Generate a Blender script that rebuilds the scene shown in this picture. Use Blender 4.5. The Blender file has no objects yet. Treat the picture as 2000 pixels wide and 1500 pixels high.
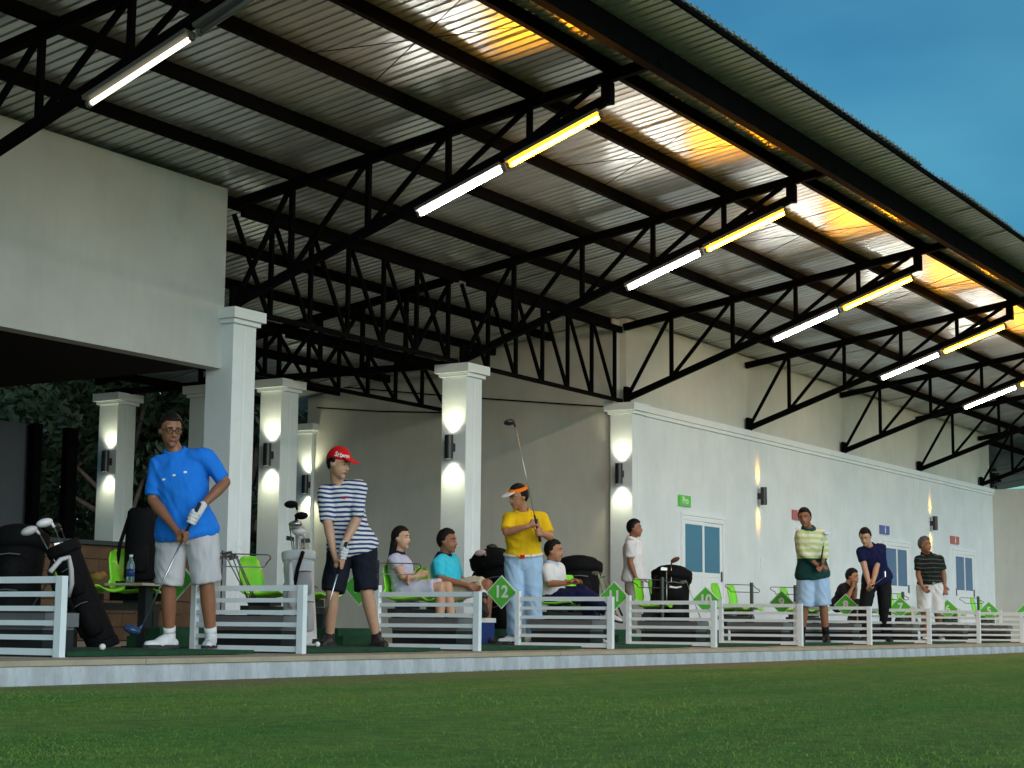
import bpy, bmesh, math, random
import numpy as np
from mathutils import Vector, Matrix
random.seed(7); RNG = np.random.default_rng(7)
R = math.radians
SC = bpy.context.scene
COL = SC.collection

# ------------------------------------------------------------------ camera
CAM_Z = 0.21617
YAW, PITCH, ROLL = R(58.25095), R(7.8743), R(0.47935)
FPX = 3400.0
FW = Vector((math.sin(YAW)*math.cos(PITCH), math.cos(YAW)*math.cos(PITCH), math.sin(PITCH)))
_r = Vector((math.cos(YAW), -math.sin(YAW), 0)); _u = _r.cross(FW)
RT = _r*math.cos(ROLL) + _u*math.sin(ROLL); UP = -_r*math.sin(ROLL) + _u*math.cos(ROLL)
CP = Vector((0, 0, CAM_Z))
RH = _r.copy(); TH = Vector((-math.sin(YAW), -math.cos(YAW), 0)); ZV = Vector((0, 0, 1))
cam = bpy.data.cameras.new('camera'); camo = bpy.data.objects.new('camera', cam); COL.objects.link(camo)
cam.sensor_width = 36; cam.lens = FPX/2000*36; cam.clip_start = .05; cam.clip_end = 2000
camo.matrix_world = Matrix(((RT.x, UP.x, -FW.x, CP.x), (RT.y, UP.y, -FW.y, CP.y), (RT.z, UP.z, -FW.z, CP.z), (0, 0, 0, 1)))
SC.camera = camo

def at(px, py, X=None, Y=None, Z=None, dep=None):
    """a pixel of the 2000x1500 photograph turned into the point of the place at a known X, Y, Z or depth"""
    d = FW + RT*((px-1000)/FPX) - UP*((py-750)/FPX)
    if X is not None: t = X/d.x
    elif Y is not None: t = Y/d.y
    elif Z is not None: t = (Z-CAM_Z)/d.z
    else: t = dep
    return CP + d*t

# ------------------------------------------------------------------ world, sun, exposure
SUN_EL, SUN_AZ = R(7), R(205)          # azimuth clockwise from +Y
w = bpy.data.worlds.new('World'); SC.world = w; w.use_nodes = True
nt = w.node_tree; nt.nodes.clear()
sky = nt.nodes.new('ShaderNodeTexSky'); sky.sky_type = 'NISHITA'; sky.sun_disc = False
sky.sun_elevation = SUN_EL; sky.sun_rotation = SUN_AZ; sky.air_density = 1.0; sky.dust_density = .3; sky.ozone_density = 5.0
bg = nt.nodes.new('ShaderNodeBackground'); bg.inputs['Strength'].default_value = .15
out = nt.nodes.new('ShaderNodeOutputWorld')
tcw = nt.nodes.new('ShaderNodeTexCoord'); mpw = nt.nodes.new('ShaderNodeMapping'); mpw.inputs['Scale'].default_value = (1, 1, 2.5)
nzw = nt.nodes.new('ShaderNodeTexNoise'); nzw.inputs['Scale'].default_value = 3.2; nzw.inputs['Detail'].default_value = 4; nzw.inputs['Roughness'].default_value = .45
rpw = nt.nodes.new('ShaderNodeValToRGB'); rpw.color_ramp.elements[0].position = .40; rpw.color_ramp.elements[0].color = (.46, .66, .52, 1)
rpw.color_ramp.elements[1].position = .72; rpw.color_ramp.elements[1].color = (1.0, 1.1, .70, 1)
mxw = nt.nodes.new('ShaderNodeMix'); mxw.data_type = 'RGBA'; mxw.blend_type = 'MULTIPLY'; mxw.inputs[0].default_value = 1
nt.links.new(tcw.outputs['Generated'], mpw.inputs[0]); nt.links.new(mpw.outputs[0], nzw.inputs['Vector']); nt.links.new(nzw.outputs['Fac'], rpw.inputs[0])
nt.links.new(sky.outputs[0], mxw.inputs[6]); nt.links.new(rpw.outputs[0], mxw.inputs[7])
nt.links.new(mxw.outputs[2], bg.inputs[0]); nt.links.new(bg.outputs[0], out.inputs[0])
sl = bpy.data.lights.new('sun', 'SUN'); sl.energy = 1.25; sl.angle = R(60); sl.color = (1, .995, .985)
so = bpy.data.objects.new('sun', sl); COL.objects.link(so)
sd = Vector((math.sin(SUN_AZ)*math.cos(SUN_EL), math.cos(SUN_AZ)*math.cos(SUN_EL), math.sin(SUN_EL)))
so.rotation_euler = sd.to_track_quat('Z', 'Y').to_euler()
SC.view_settings.view_transform = 'Standard'; SC.view_settings.look = 'None'
SC.view_settings.exposure = 0.95; SC.view_settings.gamma = 1; SC.view_settings.use_curve_mapping = False
SC.render.engine = 'CYCLES'
SC.cycles.use_denoising = True
SC.cycles.max_bounces = 6; SC.cycles.diffuse_bounces = 3; SC.cycles.glossy_bounces = 3; SC.cycles.transmission_bounces = 4
SC.cycles.sample_clamp_indirect = 3.0

# ------------------------------------------------------------------ materials
def mat(name, col, rough=.6, metal=0, var=0., vscale=6, bump=0., bscale=60, emit=None, estr=0, trans=0, spec=.5, stretch=None, col2=None, lo=.35, hi=.65):
    m = bpy.data.materials.new(name); m.use_nodes = True
    n = m.node_tree.nodes; l = m.node_tree.links; b = n['Principled BSDF']
    b.inputs['Base Color'].default_value = (*col, 1); b.inputs['Roughness'].default_value = rough; b.inputs['Metallic'].default_value = metal
    b.inputs['Specular IOR Level'].default_value = spec
    if trans: b.inputs['Transmission Weight'].default_value = trans
    if emit: b.inputs['Emission Color'].default_value = (*emit, 1); b.inputs['Emission Strength'].default_value = estr
    tc = n.new('ShaderNodeTexCoord'); mp = n.new('ShaderNodeMapping'); l.new(tc.outputs['Object'], mp.inputs[0])
    if stretch: mp.inputs['Scale'].default_value = stretch
    if var or col2:
        nz = n.new('ShaderNodeTexNoise'); nz.inputs['Scale'].default_value = vscale; nz.inputs['Detail'].default_value = 6; nz.inputs['Roughness'].default_value = .6
        l.new(mp.outputs[0], nz.inputs['Vector'])
        rp = n.new('ShaderNodeValToRGB'); e = rp.color_ramp.elements
        c2 = col2 or tuple(min(1, c*(1+var)) for c in col); c1 = col if col2 else tuple(c*(1-var) for c in col)
        e[0].position = lo; e[0].color = (*c1, 1); e[1].position = hi; e[1].color = (*c2, 1)
        l.new(nz.outputs['Fac'], rp.inputs[0]); l.new(rp.outputs[0], b.inputs['Base Color'])
    if bump:
        nb = n.new('ShaderNodeTexNoise'); nb.inputs['Scale'].default_value = bscale; nb.inputs['Detail'].default_value = 4
        l.new(mp.outputs[0], nb.inputs['Vector'])
        bp = n.new('ShaderNodeBump'); bp.inputs['Strength'].default_value = bump; bp.inputs['Distance'].default_value = .02
        l.new(nb.outputs['Fac'], bp.inputs['Height']); l.new(bp.outputs[0], b.inputs['Normal'])
    return m
M = {}
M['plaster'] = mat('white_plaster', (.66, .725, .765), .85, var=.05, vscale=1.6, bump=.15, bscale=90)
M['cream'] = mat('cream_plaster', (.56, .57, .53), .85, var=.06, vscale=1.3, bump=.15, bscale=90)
M['fascia'] = mat('vignette_dimmed_plaster', (.40, .43, .43), .85, var=.05, vscale=1.6, bump=.15, bscale=90)  # wall colour dimmed: vignette darkness is put into the plaster
M['trim'] = mat('white_moulding', (.71, .765, .80), .7, var=.03, vscale=3)
M['steel'] = mat('dark_painted_steel', (.0018, .0018, .002), .9, var=.4, vscale=5, spec=.05)
M['sheet'] = mat('galvanised_sheet', (.60, .62, .62), .30, metal=.66, var=.12, vscale=1.5, bump=.008, bscale=25, stretch=(6, .4, 1))
M['batten'] = mat('lamp_batten', (.10, .10, .10), .6, spec=.2)
M['tube_white'] = mat('lit_white_tube', (.9, .9, .9), .3, emit=(1, .97, .86), estr=45)
M['tube_warm'] = mat('lit_warm_tube', (.9, .8, .5), .3, emit=(1, .36, .006), estr=95)
M['tube_dim'] = mat('dim_white_tube', (.9, .9, .85), .3, emit=(1, .9, .62), estr=1.2)
M['tube_off'] = mat('unlit_tube', (.16, .17, .17), .4)
M['lamp_black'] = mat('black_lamp_housing', (.012, .012, .014), .4)
M['lamp_glow'] = mat('lamp_lens', (.9, .9, .8), .3, emit=(1, .98, .8), estr=10)
M['lamp_glow_warm'] = mat('warm_lamp_lens', (.9, .8, .5), .3, emit=(1, .72, .2), estr=8)
M['floor'] = mat('buff_concrete_floor', (.46, .38, .28), .7, var=.12, vscale=2.5, bump=.1, bscale=40)
M['kerb'] = mat('grey_painted_concrete', (.52, .55, .60), .8, var=.16, vscale=3.5, bump=.25, bscale=45)
M['paint_white'] = mat('white_painted_metal', (.82, .87, .90), .4, var=.04, vscale=4)
M['mat_green'] = mat('green_turf_mat', (.010, .075, .030), .95, var=.25, vscale=14, bump=.6, bscale=420)
M['rubber'] = mat('black_rubber', (.012, .012, .013), .6, var=.3, vscale=10)
M['tray_grey'] = mat('grey_plastic', (.16, .16, .17), .45, var=.1, vscale=4)
M['sign_green'] = mat('green_sign_face', (.10, .56, .06), .4)
M['white_ink'] = mat('white_ink', (.85, .85, .83), .5)
M['shell'] = mat('lime_green_plastic', (.28, .84, .04), .32, var=.05, vscale=5)
M['beam'] = mat('black_bench_steel', (.015, .015, .017), .45)
M['chrome'] = mat('polished_steel', (.55, .55, .57), .28, metal=1)
M['dark_iron'] = mat('grey_wire', (.10, .10, .11), .4, metal=.6)
M['glass_blue'] = mat('tinted_door_glass', (.035, .14, .30), .06, metal=0, spec=1.0)
M['alu'] = mat('white_aluminium', (.76, .81, .85), .4)
M['sign_red'] = mat('red_sign_face', (.45, .13, .13), .5)
M['sign_blue'] = mat('blue_sign_face', (.10, .13, .40), .5)
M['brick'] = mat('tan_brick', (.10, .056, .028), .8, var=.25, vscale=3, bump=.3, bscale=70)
M['dark_top'] = mat('dark_stone_top', (.03, .03, .035), .3)
M['ceil'] = mat('shade_darkened_ceiling', (.012, .010, .009), .9, spec=.1)  # the unlit room's shade is put into this near-black ceiling colour
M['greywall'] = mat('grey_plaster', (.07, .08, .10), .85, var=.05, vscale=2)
M['bark'] = mat('brown_bark', (.09, .065, .045), .9, var=.3, vscale=8, bump=.6, bscale=30)
M['leaf'] = mat('green_leaves', (.007, .018, .006), .7, col2=(.022, .044, .013), vscale=1.4)
M['palm'] = mat('palm_leaf', (.025, .065, .02), .5, col2=(.06, .11, .035), vscale=3)
M['skin'] = mat('tan_skin', (.42, .19, .10), .5, var=.08, vscale=14)
M['skin_fair'] = mat('fair_skin', (.56, .31, .205), .5, var=.06, vscale=14)
M['skin_dark'] = mat('brown_skin', (.29, .12, .063), .5, var=.08, vscale=14)
M['hair'] = mat('black_hair', (.006, .005, .005), .6, bump=.6, bscale=60, stretch=(1, 1, .2), spec=.2)
M['hair_grey'] = mat('grey_hair', (.07, .07, .07), .6, bump=.6, bscale=60)
M['lip'] = mat('lip', (.28, .09, .07), .5)
M['eye_white'] = mat('eye_white', (.42, .38, .35), .5, spec=.2)
M['eye_dark'] = mat('eye_dark', (.01, .008, .007), .3)
def cloth(name, col, var=.08, bump=.55): return mat(name, col, .85, var=var, vscale=9, bump=bump, bscale=13, stretch=(1, 1, .55), spec=.2)
M['blue_shirt'] = cloth('bright_blue_jersey', (.015, .20, .78))
M['beige_shorts'] = cloth('pale_beige_twill', (.56, .54, .57))
M['navy_shorts'] = cloth('navy_black_twill', (.010, .012, .022))
M['yellow_shirt'] = cloth('yellow_jersey', (.80, .50, .01))
M['pale_blue'] = cloth('pale_blue_cotton', (.40, .56, .78))
M['lilac'] = cloth('pale_lilac_cotton', (.50, .50, .64))
M['white_cloth'] = cloth('white_cotton', (.74, .74, .76))
M['aqua'] = cloth('aqua_jersey', (.05, .58, .78))
M['olive'] = cloth('olive_cotton', (.50, .47, .36))
M['navy'] = cloth('dark_navy_cotton', (.008, .010, .055))
M['black_cloth'] = cloth('black_cotton', (.010, .010, .012))
M['grey_trousers'] = cloth('grey_cotton', (.30, .30, .28))
M['dark_green'] = cloth('dark_green_knit', (.015, .07, .065))
M['orange'] = cloth('orange_cotton', (.85, .20, .01), bump=.1)
M['red'] = cloth('red_cotton', (.62, .008, .012), bump=.15)
M['shoe_white'] = mat('white_leather', (.72, .72, .74), .5, var=.05, vscale=20)
M['shoe_black'] = mat('black_leather', (.012, .012, .014), .45)
M['sole'] = mat('dark_sole', (.02, .02, .025), .7)
M['glove'] = mat('white_glove', (.72, .70, .72), .7, bump=.3, bscale=60)
M['belt'] = mat('white_belt', (.75, .73, .72), .45)
M['bag_black'] = mat('black_nylon', (.005, .005, .006), .75, bump=.5, bscale=18, spec=.12)
M['bag_white'] = mat('white_vinyl', (.80, .79, .80), .4, var=.05, vscale=6, bump=.2, bscale=10)
M['bag_grey'] = mat('grey_mesh', (.58, .55, .57), .7)
M['brown_cover'] = mat('brown_head_cover', (.12, .03, .02), .8, bump=.5, bscale=60)
M['pink_cover'] = mat('pale_pink_head_cover', (.55, .40, .42), .7, bump=.4, bscale=50)
M['bottle'] = mat('clear_bottle', (.45, .6, .75), .08, trans=.75)
M['yellow_plastic'] = mat('yellow_plastic', (.75, .42, .02), .5)
M['blue_plastic'] = mat('blue_plastic', (.02, .05, .22), .4)
M['wood'] = mat('pale_wood_top', (.55, .45, .33), .6)
M['driver_blue'] = mat('dark_blue_driver_head', (.03, .06, .16), .2)
M['ball'] = mat('white_golf_ball', (.82, .82, .80), .35)
M['grip'] = mat('black_grip', (.012, .012, .012), .8)

def weather(m, col, amt=.16):
    # rain streaks and dirt patches, on the paint itself
    n = m.node_tree.nodes; l = m.node_tree.links; b = n['Principled BSDF']; tc = n.new('ShaderNodeTexCoord')
    mp = n.new('ShaderNodeMapping'); mp.inputs['Scale'].default_value = (3, 3, .5); l.new(tc.outputs['Object'], mp.inputs[0])
    a = n.new('ShaderNodeTexNoise'); a.inputs['Scale'].default_value = 2.2; a.inputs['Detail'].default_value = 7; a.inputs['Roughness'].default_value = .7; l.new(mp.outputs[0], a.inputs['Vector'])
    r = n.new('ShaderNodeValToRGB'); r.color_ramp.elements[0].position = .48; r.color_ramp.elements[0].color = (1, 1, 1, 1); r.color_ramp.elements[1].position = .80; r.color_ramp.elements[1].color = (1-amt*1.6, 1-amt*1.8, 1-amt*2.2, 1); l.new(a.outputs['Fac'], r.inputs[0])
    src = b.inputs['Base Color'].links[0].from_socket; mx = n.new('ShaderNodeMix'); mx.data_type = 'RGBA'; mx.blend_type = 'MULTIPLY'; mx.inputs[0].default_value = 1
    l.new(src, mx.inputs[6]); l.new(r.outputs[0], mx.inputs[7]); l.new(mx.outputs[2], b.inputs['Base Color'])
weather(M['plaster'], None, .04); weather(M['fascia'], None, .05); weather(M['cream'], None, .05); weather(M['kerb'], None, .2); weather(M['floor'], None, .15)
def stripes(name, ca, cb, freq, duty=.5, axis='Z', extra=None):
    m = mat(name, ca, .85, bump=.5, bscale=13, spec=.2); n = m.node_tree.nodes; l = m.node_tree.links; b = n['Principled BSDF']
    tc = n.new('ShaderNodeTexCoord'); nz = n.new('ShaderNodeTexNoise'); nz.inputs['Scale'].default_value = 4; l.new(tc.outputs['Object'], nz.inputs['Vector'])
    sx = n.new('ShaderNodeSeparateXYZ'); l.new(tc.outputs['Object'], sx.inputs[0])
    ad = n.new('ShaderNodeMath'); ad.operation = 'MULTIPLY_ADD'; l.new(nz.outputs['Fac'], ad.inputs[0]); ad.inputs[1].default_value = .05; l.new(sx.outputs[axis], ad.inputs[2])
    mu = n.new('ShaderNodeMath'); mu.operation = 'MULTIPLY'; mu.inputs[1].default_value = freq; l.new(ad.outputs[0], mu.inputs[0])
    fr = n.new('ShaderNodeMath'); fr.operation = 'FRACT'; l.new(mu.outputs[0], fr.inputs[0])
    gt = n.new('ShaderNodeMath'); gt.operation = 'GREATER_THAN'; gt.inputs[1].default_value = duty; l.new(fr.outputs[0], gt.inputs[0])
    mx = n.new('ShaderNodeMix'); mx.data_type = 'RGBA'; mx.inputs[6].default_value = (*ca, 1); mx.inputs[7].default_value = (*cb, 1); l.new(gt.outputs[0], mx.inputs[0])
    if extra:      # a second colour pair below a height of the garment
        zc, ce = extra
        lt = n.new('ShaderNodeMath'); lt.operation = 'LESS_THAN'; lt.inputs[1].default_value = zc; l.new(sx.outputs['Z'], lt.inputs[0])
        m2 = n.new('ShaderNodeMix'); m2.data_type = 'RGBA'; l.new(mx.outputs[2], m2.inputs[6]); m2.inputs[7].default_value = (*ce, 1); l.new(lt.outputs[0], m2.inputs[0])
        l.new(m2.outputs[2], b.inputs['Base Color'])
    else: l.new(mx.outputs[2], b.inputs['Base Color'])
    return m
M['striped'] = stripes('navy_white_stripes', (.035, .05, .16), (.72, .72, .76), 27, .47)
M['sweater'] = stripes('lime_cream_stripes', (.52, .62, .26), (.72, .74, .60), 13, .5, extra=(1.05, (.012, .06, .06)))
M['black_check'] = stripes('black_grey_lines', (.012, .014, .013), (.09, .12, .10), 16, .86)

# ------------------------------------------------------------------ mesh helpers
class MB:
    def __init__(s): s.v = []; s.f = []; s.m = []
    def add(s, vs, fs, mi=0):
        o = len(s.v); s.v += [Vector(v) for v in vs]; s.f += [tuple(i+o for i in f) for f in fs]; s.m += [mi]*len(fs); return s
    def box(s, lo, hi, mi=0, mtx=None):
        x0, y0, z0 = lo; x1, y1, z1 = hi
        vs = [Vector(p) for p in ((x0,y0,z0),(x1,y0,z0),(x1,y1,z0),(x0,y1,z0),(x0,y0,z1),(x1,y0,z1),(x1,y1,z1),(x0,y1,z1))]
        if mtx: vs = [mtx @ v for v in vs]
        return s.add(vs, [(3,2,1,0),(4,5,6,7),(0,1,5,4),(1,2,6,5),(2,3,7,6),(3,0,4,7)], mi)
    def bar(s, p0, p1, wx, wz, up=ZV, mi=0):
        p0 = Vector(p0); p1 = Vector(p1); d = (p1-p0).normalized(); a = d.cross(up)
        if a.length < 1e-4: a = d.cross(Vector((0,1,0)))
        a.normalize(); b = a.cross(d)
        vs = [p+a*sx*wx/2+b*sz*wz/2 for p in (p0, p1) for sx, sz in ((-1,-1),(1,-1),(1,1),(-1,1))]
        return s.add(vs, [(0,1,2,3),(7,6,5,4),(0,4,5,1),(1,5,6,2),(2,6,7,3),(3,7,4,0)], mi)
    def cone(s, p0, p1, r0, r1, n=10, mi=0, caps=True, asp=1, lat=None):
        p0 = Vector(p0); p1 = Vector(p1); d = (p1-p0).normalized()
        a = Vector(lat) if lat is not None else d.orthogonal(); a = (a - d*a.dot(d)).normalized(); b = d.cross(a)
        vs = [p+(a*math.cos(t)+b*math.sin(t)*asp)*r for p, r in ((p0,r0),(p1,r1)) for t in [2*math.pi*i/n for i in range(n)]]
        fs = [(i,(i+1)%n,n+(i+1)%n,n+i) for i in range(n)]
        if caps: fs += [tuple(range(n-1,-1,-1)), tuple(range(n,2*n))]
        return s.add(vs, fs, mi)
    def tube(s, pts, r, n=6, mi=0, closed=False):
        pts = [Vector(p) for p in pts]; N = len(pts); vs = []; prev = None
        for i, p in enumerate(pts):
            q0 = pts[(i-1) % N] if closed or i else p; q1 = pts[(i+1) % N] if closed or i < N-1 else p
            d = (q1-q0).normalized()
            a = d.orthogonal() if prev is None else prev - d*prev.dot(d)
            a.normalize(); prev = a; b = d.cross(a); rr = r[i] if isinstance(r, (list, tuple)) else r
            vs += [p+(a*math.cos(2*math.pi*k/n)+b*math.sin(2*math.pi*k/n))*rr for k in range(n)]
        fs = [(i*n+k, i*n+(k+1)%n, ((i+1)%N)*n+(k+1)%n, ((i+1)%N)*n+k) for i in range(N if closed else N-1) for k in range(n)]
        if not closed: fs += [tuple(range(n-1,-1,-1)), tuple((N-1)*n+k for k in range(n))]
        return s.add(vs, fs, mi)
    def loft(s, rings, lat, fwd, n=16, mi=0):
        vs = []
        for c, a, b in rings:
            c = Vector(c)
            vs += [c+lat*math.cos(2*math.pi*k/n)*a+fwd*math.sin(2*math.pi*k/n)*b for k in range(n)]
        N = len(rings)
        fs = [(i*n+k, i*n+(k+1)%n, (i+1)*n+(k+1)%n, (i+1)*n+k) for i in range(N-1) for k in range(n)]
        fs += [tuple(range(n-1,-1,-1)), tuple((N-1)*n+k for k in range(n))]
        return s.add(vs, fs, mi)
    def ball(s, c, ax, n=12, m=8, mi=0, frame=None):
        c = Vector(c); ax = (ax,)*3 if isinstance(ax, (int, float)) else ax
        A, B, C_ = frame if frame else (Vector((1,0,0)), Vector((0,1,0)), ZV)
        vs = [c-C_*ax[2]]
        for j in range(1, m):
            t = math.pi*j/m - math.pi/2
            vs += [c+A*ax[0]*math.cos(t)*math.cos(2*math.pi*k/n)+B*ax[1]*math.cos(t)*math.sin(2*math.pi*k/n)+C_*ax[2]*math.sin(t) for k in range(n)]
        vs.append(c+C_*ax[2])
        fs = [(0, 1+(k+1)%n, 1+k) for k in range(n)]
        for j in range(m-2): fs += [(1+j*n+k, 1+j*n+(k+1)%n, 1+(j+1)*n+(k+1)%n, 1+(j+1)*n+k) for k in range(n)]
        L = len(vs)-1; o = 1+(m-2)*n
        fs += [(o+k, o+(k+1)%n, L) for k in range(n)]
        return s.add(vs, fs, mi)
    def capsule(s, p0, p1, r0, r1, n=12, mi=0):
        p0 = Vector(p0); p1 = Vector(p1); d = p1-p0
        if d.length < 1e-5: return s.ball(p0, r0, n, 8, mi)
        d.normalize(); a = d.orthogonal().normalized(); b = d.cross(a); vs = [p0-d*r0]; rings = []
        for t in (-60, -30, 0): rings.append((p0+d*r0*math.sin(R(t)), r0*math.cos(R(t))))
        for t in (0, 30, 60): rings.append((p1+d*r1*math.sin(R(t)), r1*math.cos(R(t))))
        for c, r in rings: vs += [c+(a*math.cos(2*math.pi*k/n)+b*math.sin(2*math.pi*k/n))*r for k in range(n)]
        vs.append(p1+d*r1); N = len(rings)
        fs = [(0, 1+(k+1)%n, 1+k) for k in range(n)]
        for j in range(N-1): fs += [(1+j*n+k, 1+j*n+(k+1)%n, 1+(j+1)*n+(k+1)%n, 1+(j+1)*n+k) for k in range(n)]
        L = len(vs)-1; o = 1+(N-1)*n; fs += [(o+k, o+(k+1)%n, L) for k in range(n)]
        return s.add(vs, fs, mi)
    def mesh(s, name, mats, smooth=False, org=None):
        me = bpy.data.meshes.new(name); o = Vector(org) if org is not None else Vector((0,0,0))
        me.from_pydata([v-o for v in s.v], [], s.f)
        for m in (mats if isinstance(mats, (list, tuple)) else [mats]): me.materials.append(m)
        if len(me.materials) > 1: me.polygons.foreach_set('material_index', s.m)
        if smooth: me.polygons.foreach_set('use_smooth', [True]*len(me.polygons))
        me.update(); return me
    def build(s, name, mats, parent=None, smooth=False, org=None):
        """links the collected shapes as one mesh object; world coordinates when the parent's location is given as org"""
        if org is None and parent is not None: org = world_org(parent)
        return link(name, s.mesh(name, mats, smooth, org), parent)
def world_org(o):
    v = Vector((0,0,0))
    while o is not None: v += o.location; o = o.parent
    return v
def link(name, me, parent=None):
    o = bpy.data.objects.new(name, me); COL.objects.link(o)
    if parent is not None: o.parent = parent
    return o
def tag(o, label=None, cat=None, group=None, kind=None):
    if label: o['label'] = label
    if cat: o['category'] = cat
    if group: o['group'] = group
    if kind: o['kind'] = kind
    return o
def thing(name, label, cat, loc=(0,0,0), group=None):
    o = link(name, None); o.location = loc; return tag(o, label, cat, group)
_thing = thing
def copy_tree(o, parent=None):
    c = o.copy(); COL.objects.link(c); c.parent = parent
    for ch in o.children: copy_tree(ch, c)
    return c
def text_mesh(s, size, name='t', ext=0.0, off=.018):
    cu = bpy.data.curves.new(name, 'FONT'); cu.body = s; cu.size = size; cu.align_x = 'CENTER'; cu.align_y = 'CENTER'; cu.extrude = ext; cu.resolution_u = 3
    cu.offset = size*off
    o = bpy.data.objects.new(name, cu); COL.objects.link(o); dg = bpy.context.evaluated_depsgraph_get()
    me = bpy.data.meshes.new_from_object(o.evaluated_get(dg)); bpy.data.objects.remove(o); bpy.data.curves.remove(cu); return me
PENDING = []
def organic(mb, name, m, parent, voxel=.008, iters=4):
    """one continuous skin over the collected shapes"""
    o = mb.build(name, m, parent, True)
    r = o.modifiers.new('r', 'REMESH'); r.mode = 'VOXEL'; r.voxel_size = voxel; r.use_smooth_shade = True
    s = o.modifiers.new('s', 'SMOOTH'); s.factor = .5; s.iterations = iters
    PENDING.append(o); return o
from mathutils import noise as mnoise
def wrinkle(me, o, amp=.012):
    """folds of hanging cloth, as relief in the mesh"""
    n = len(me.vertices); co = np.empty(n*3); nr = np.empty(n*3); me.vertices.foreach_get('co', co); me.vertices.foreach_get('normal', nr); co = co.reshape(-1, 3); nr = nr.reshape(-1, 3)
    sd = (hash(o.name) % 97)*.37 if False else len(me.vertices)*.013
    d = np.empty(n)
    for i in range(n):
        x, y, z = co[i]; w0 = mnoise.noise((x*4+sd, y*4, z*3))
        a = mnoise.noise((x*9+z*5+w0*2.2+sd, y*9-z*4, z*6+w0)); d[i] = (1-abs(a)*2.4)*.6+w0*.5
    me.vertices.foreach_set('co', (co+nr*(d*amp)[:, None]).ravel()); me.update()
def flush():
    dg = bpy.context.evaluated_depsgraph_get(); new = []
    for o in PENDING:
        me = bpy.data.meshes.new_from_object(o.evaluated_get(dg))
        new.append((o, me))
    for o, me in new:
        mats = [m for m in o.data.materials]; o.modifiers.clear(); o.data = me
        if not me.materials:
            for m in mats: me.materials.append(m)
        me.polygons.foreach_set('use_smooth', [True]*len(me.polygons))
    for o, me in new:
        if o.name.split('.')[0] in ('shirt', 'shorts', 'trousers'): wrinkle(me, o)
    PENDING.clear()

# ================================================================== SETTING
Xf = lambda i: 7.5508 + 2.3*i            # bay dividers
YF = 7.844
TX = lambda i: 13.824 + 4.3989*i         # trusses and front columns (0, 1, 2 are columns)
DW = 12.0                                # front wall plane
GZ = -.128                               # lawn level
roof_z = lambda y: 4.80 + .148*(DW-y)

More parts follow.
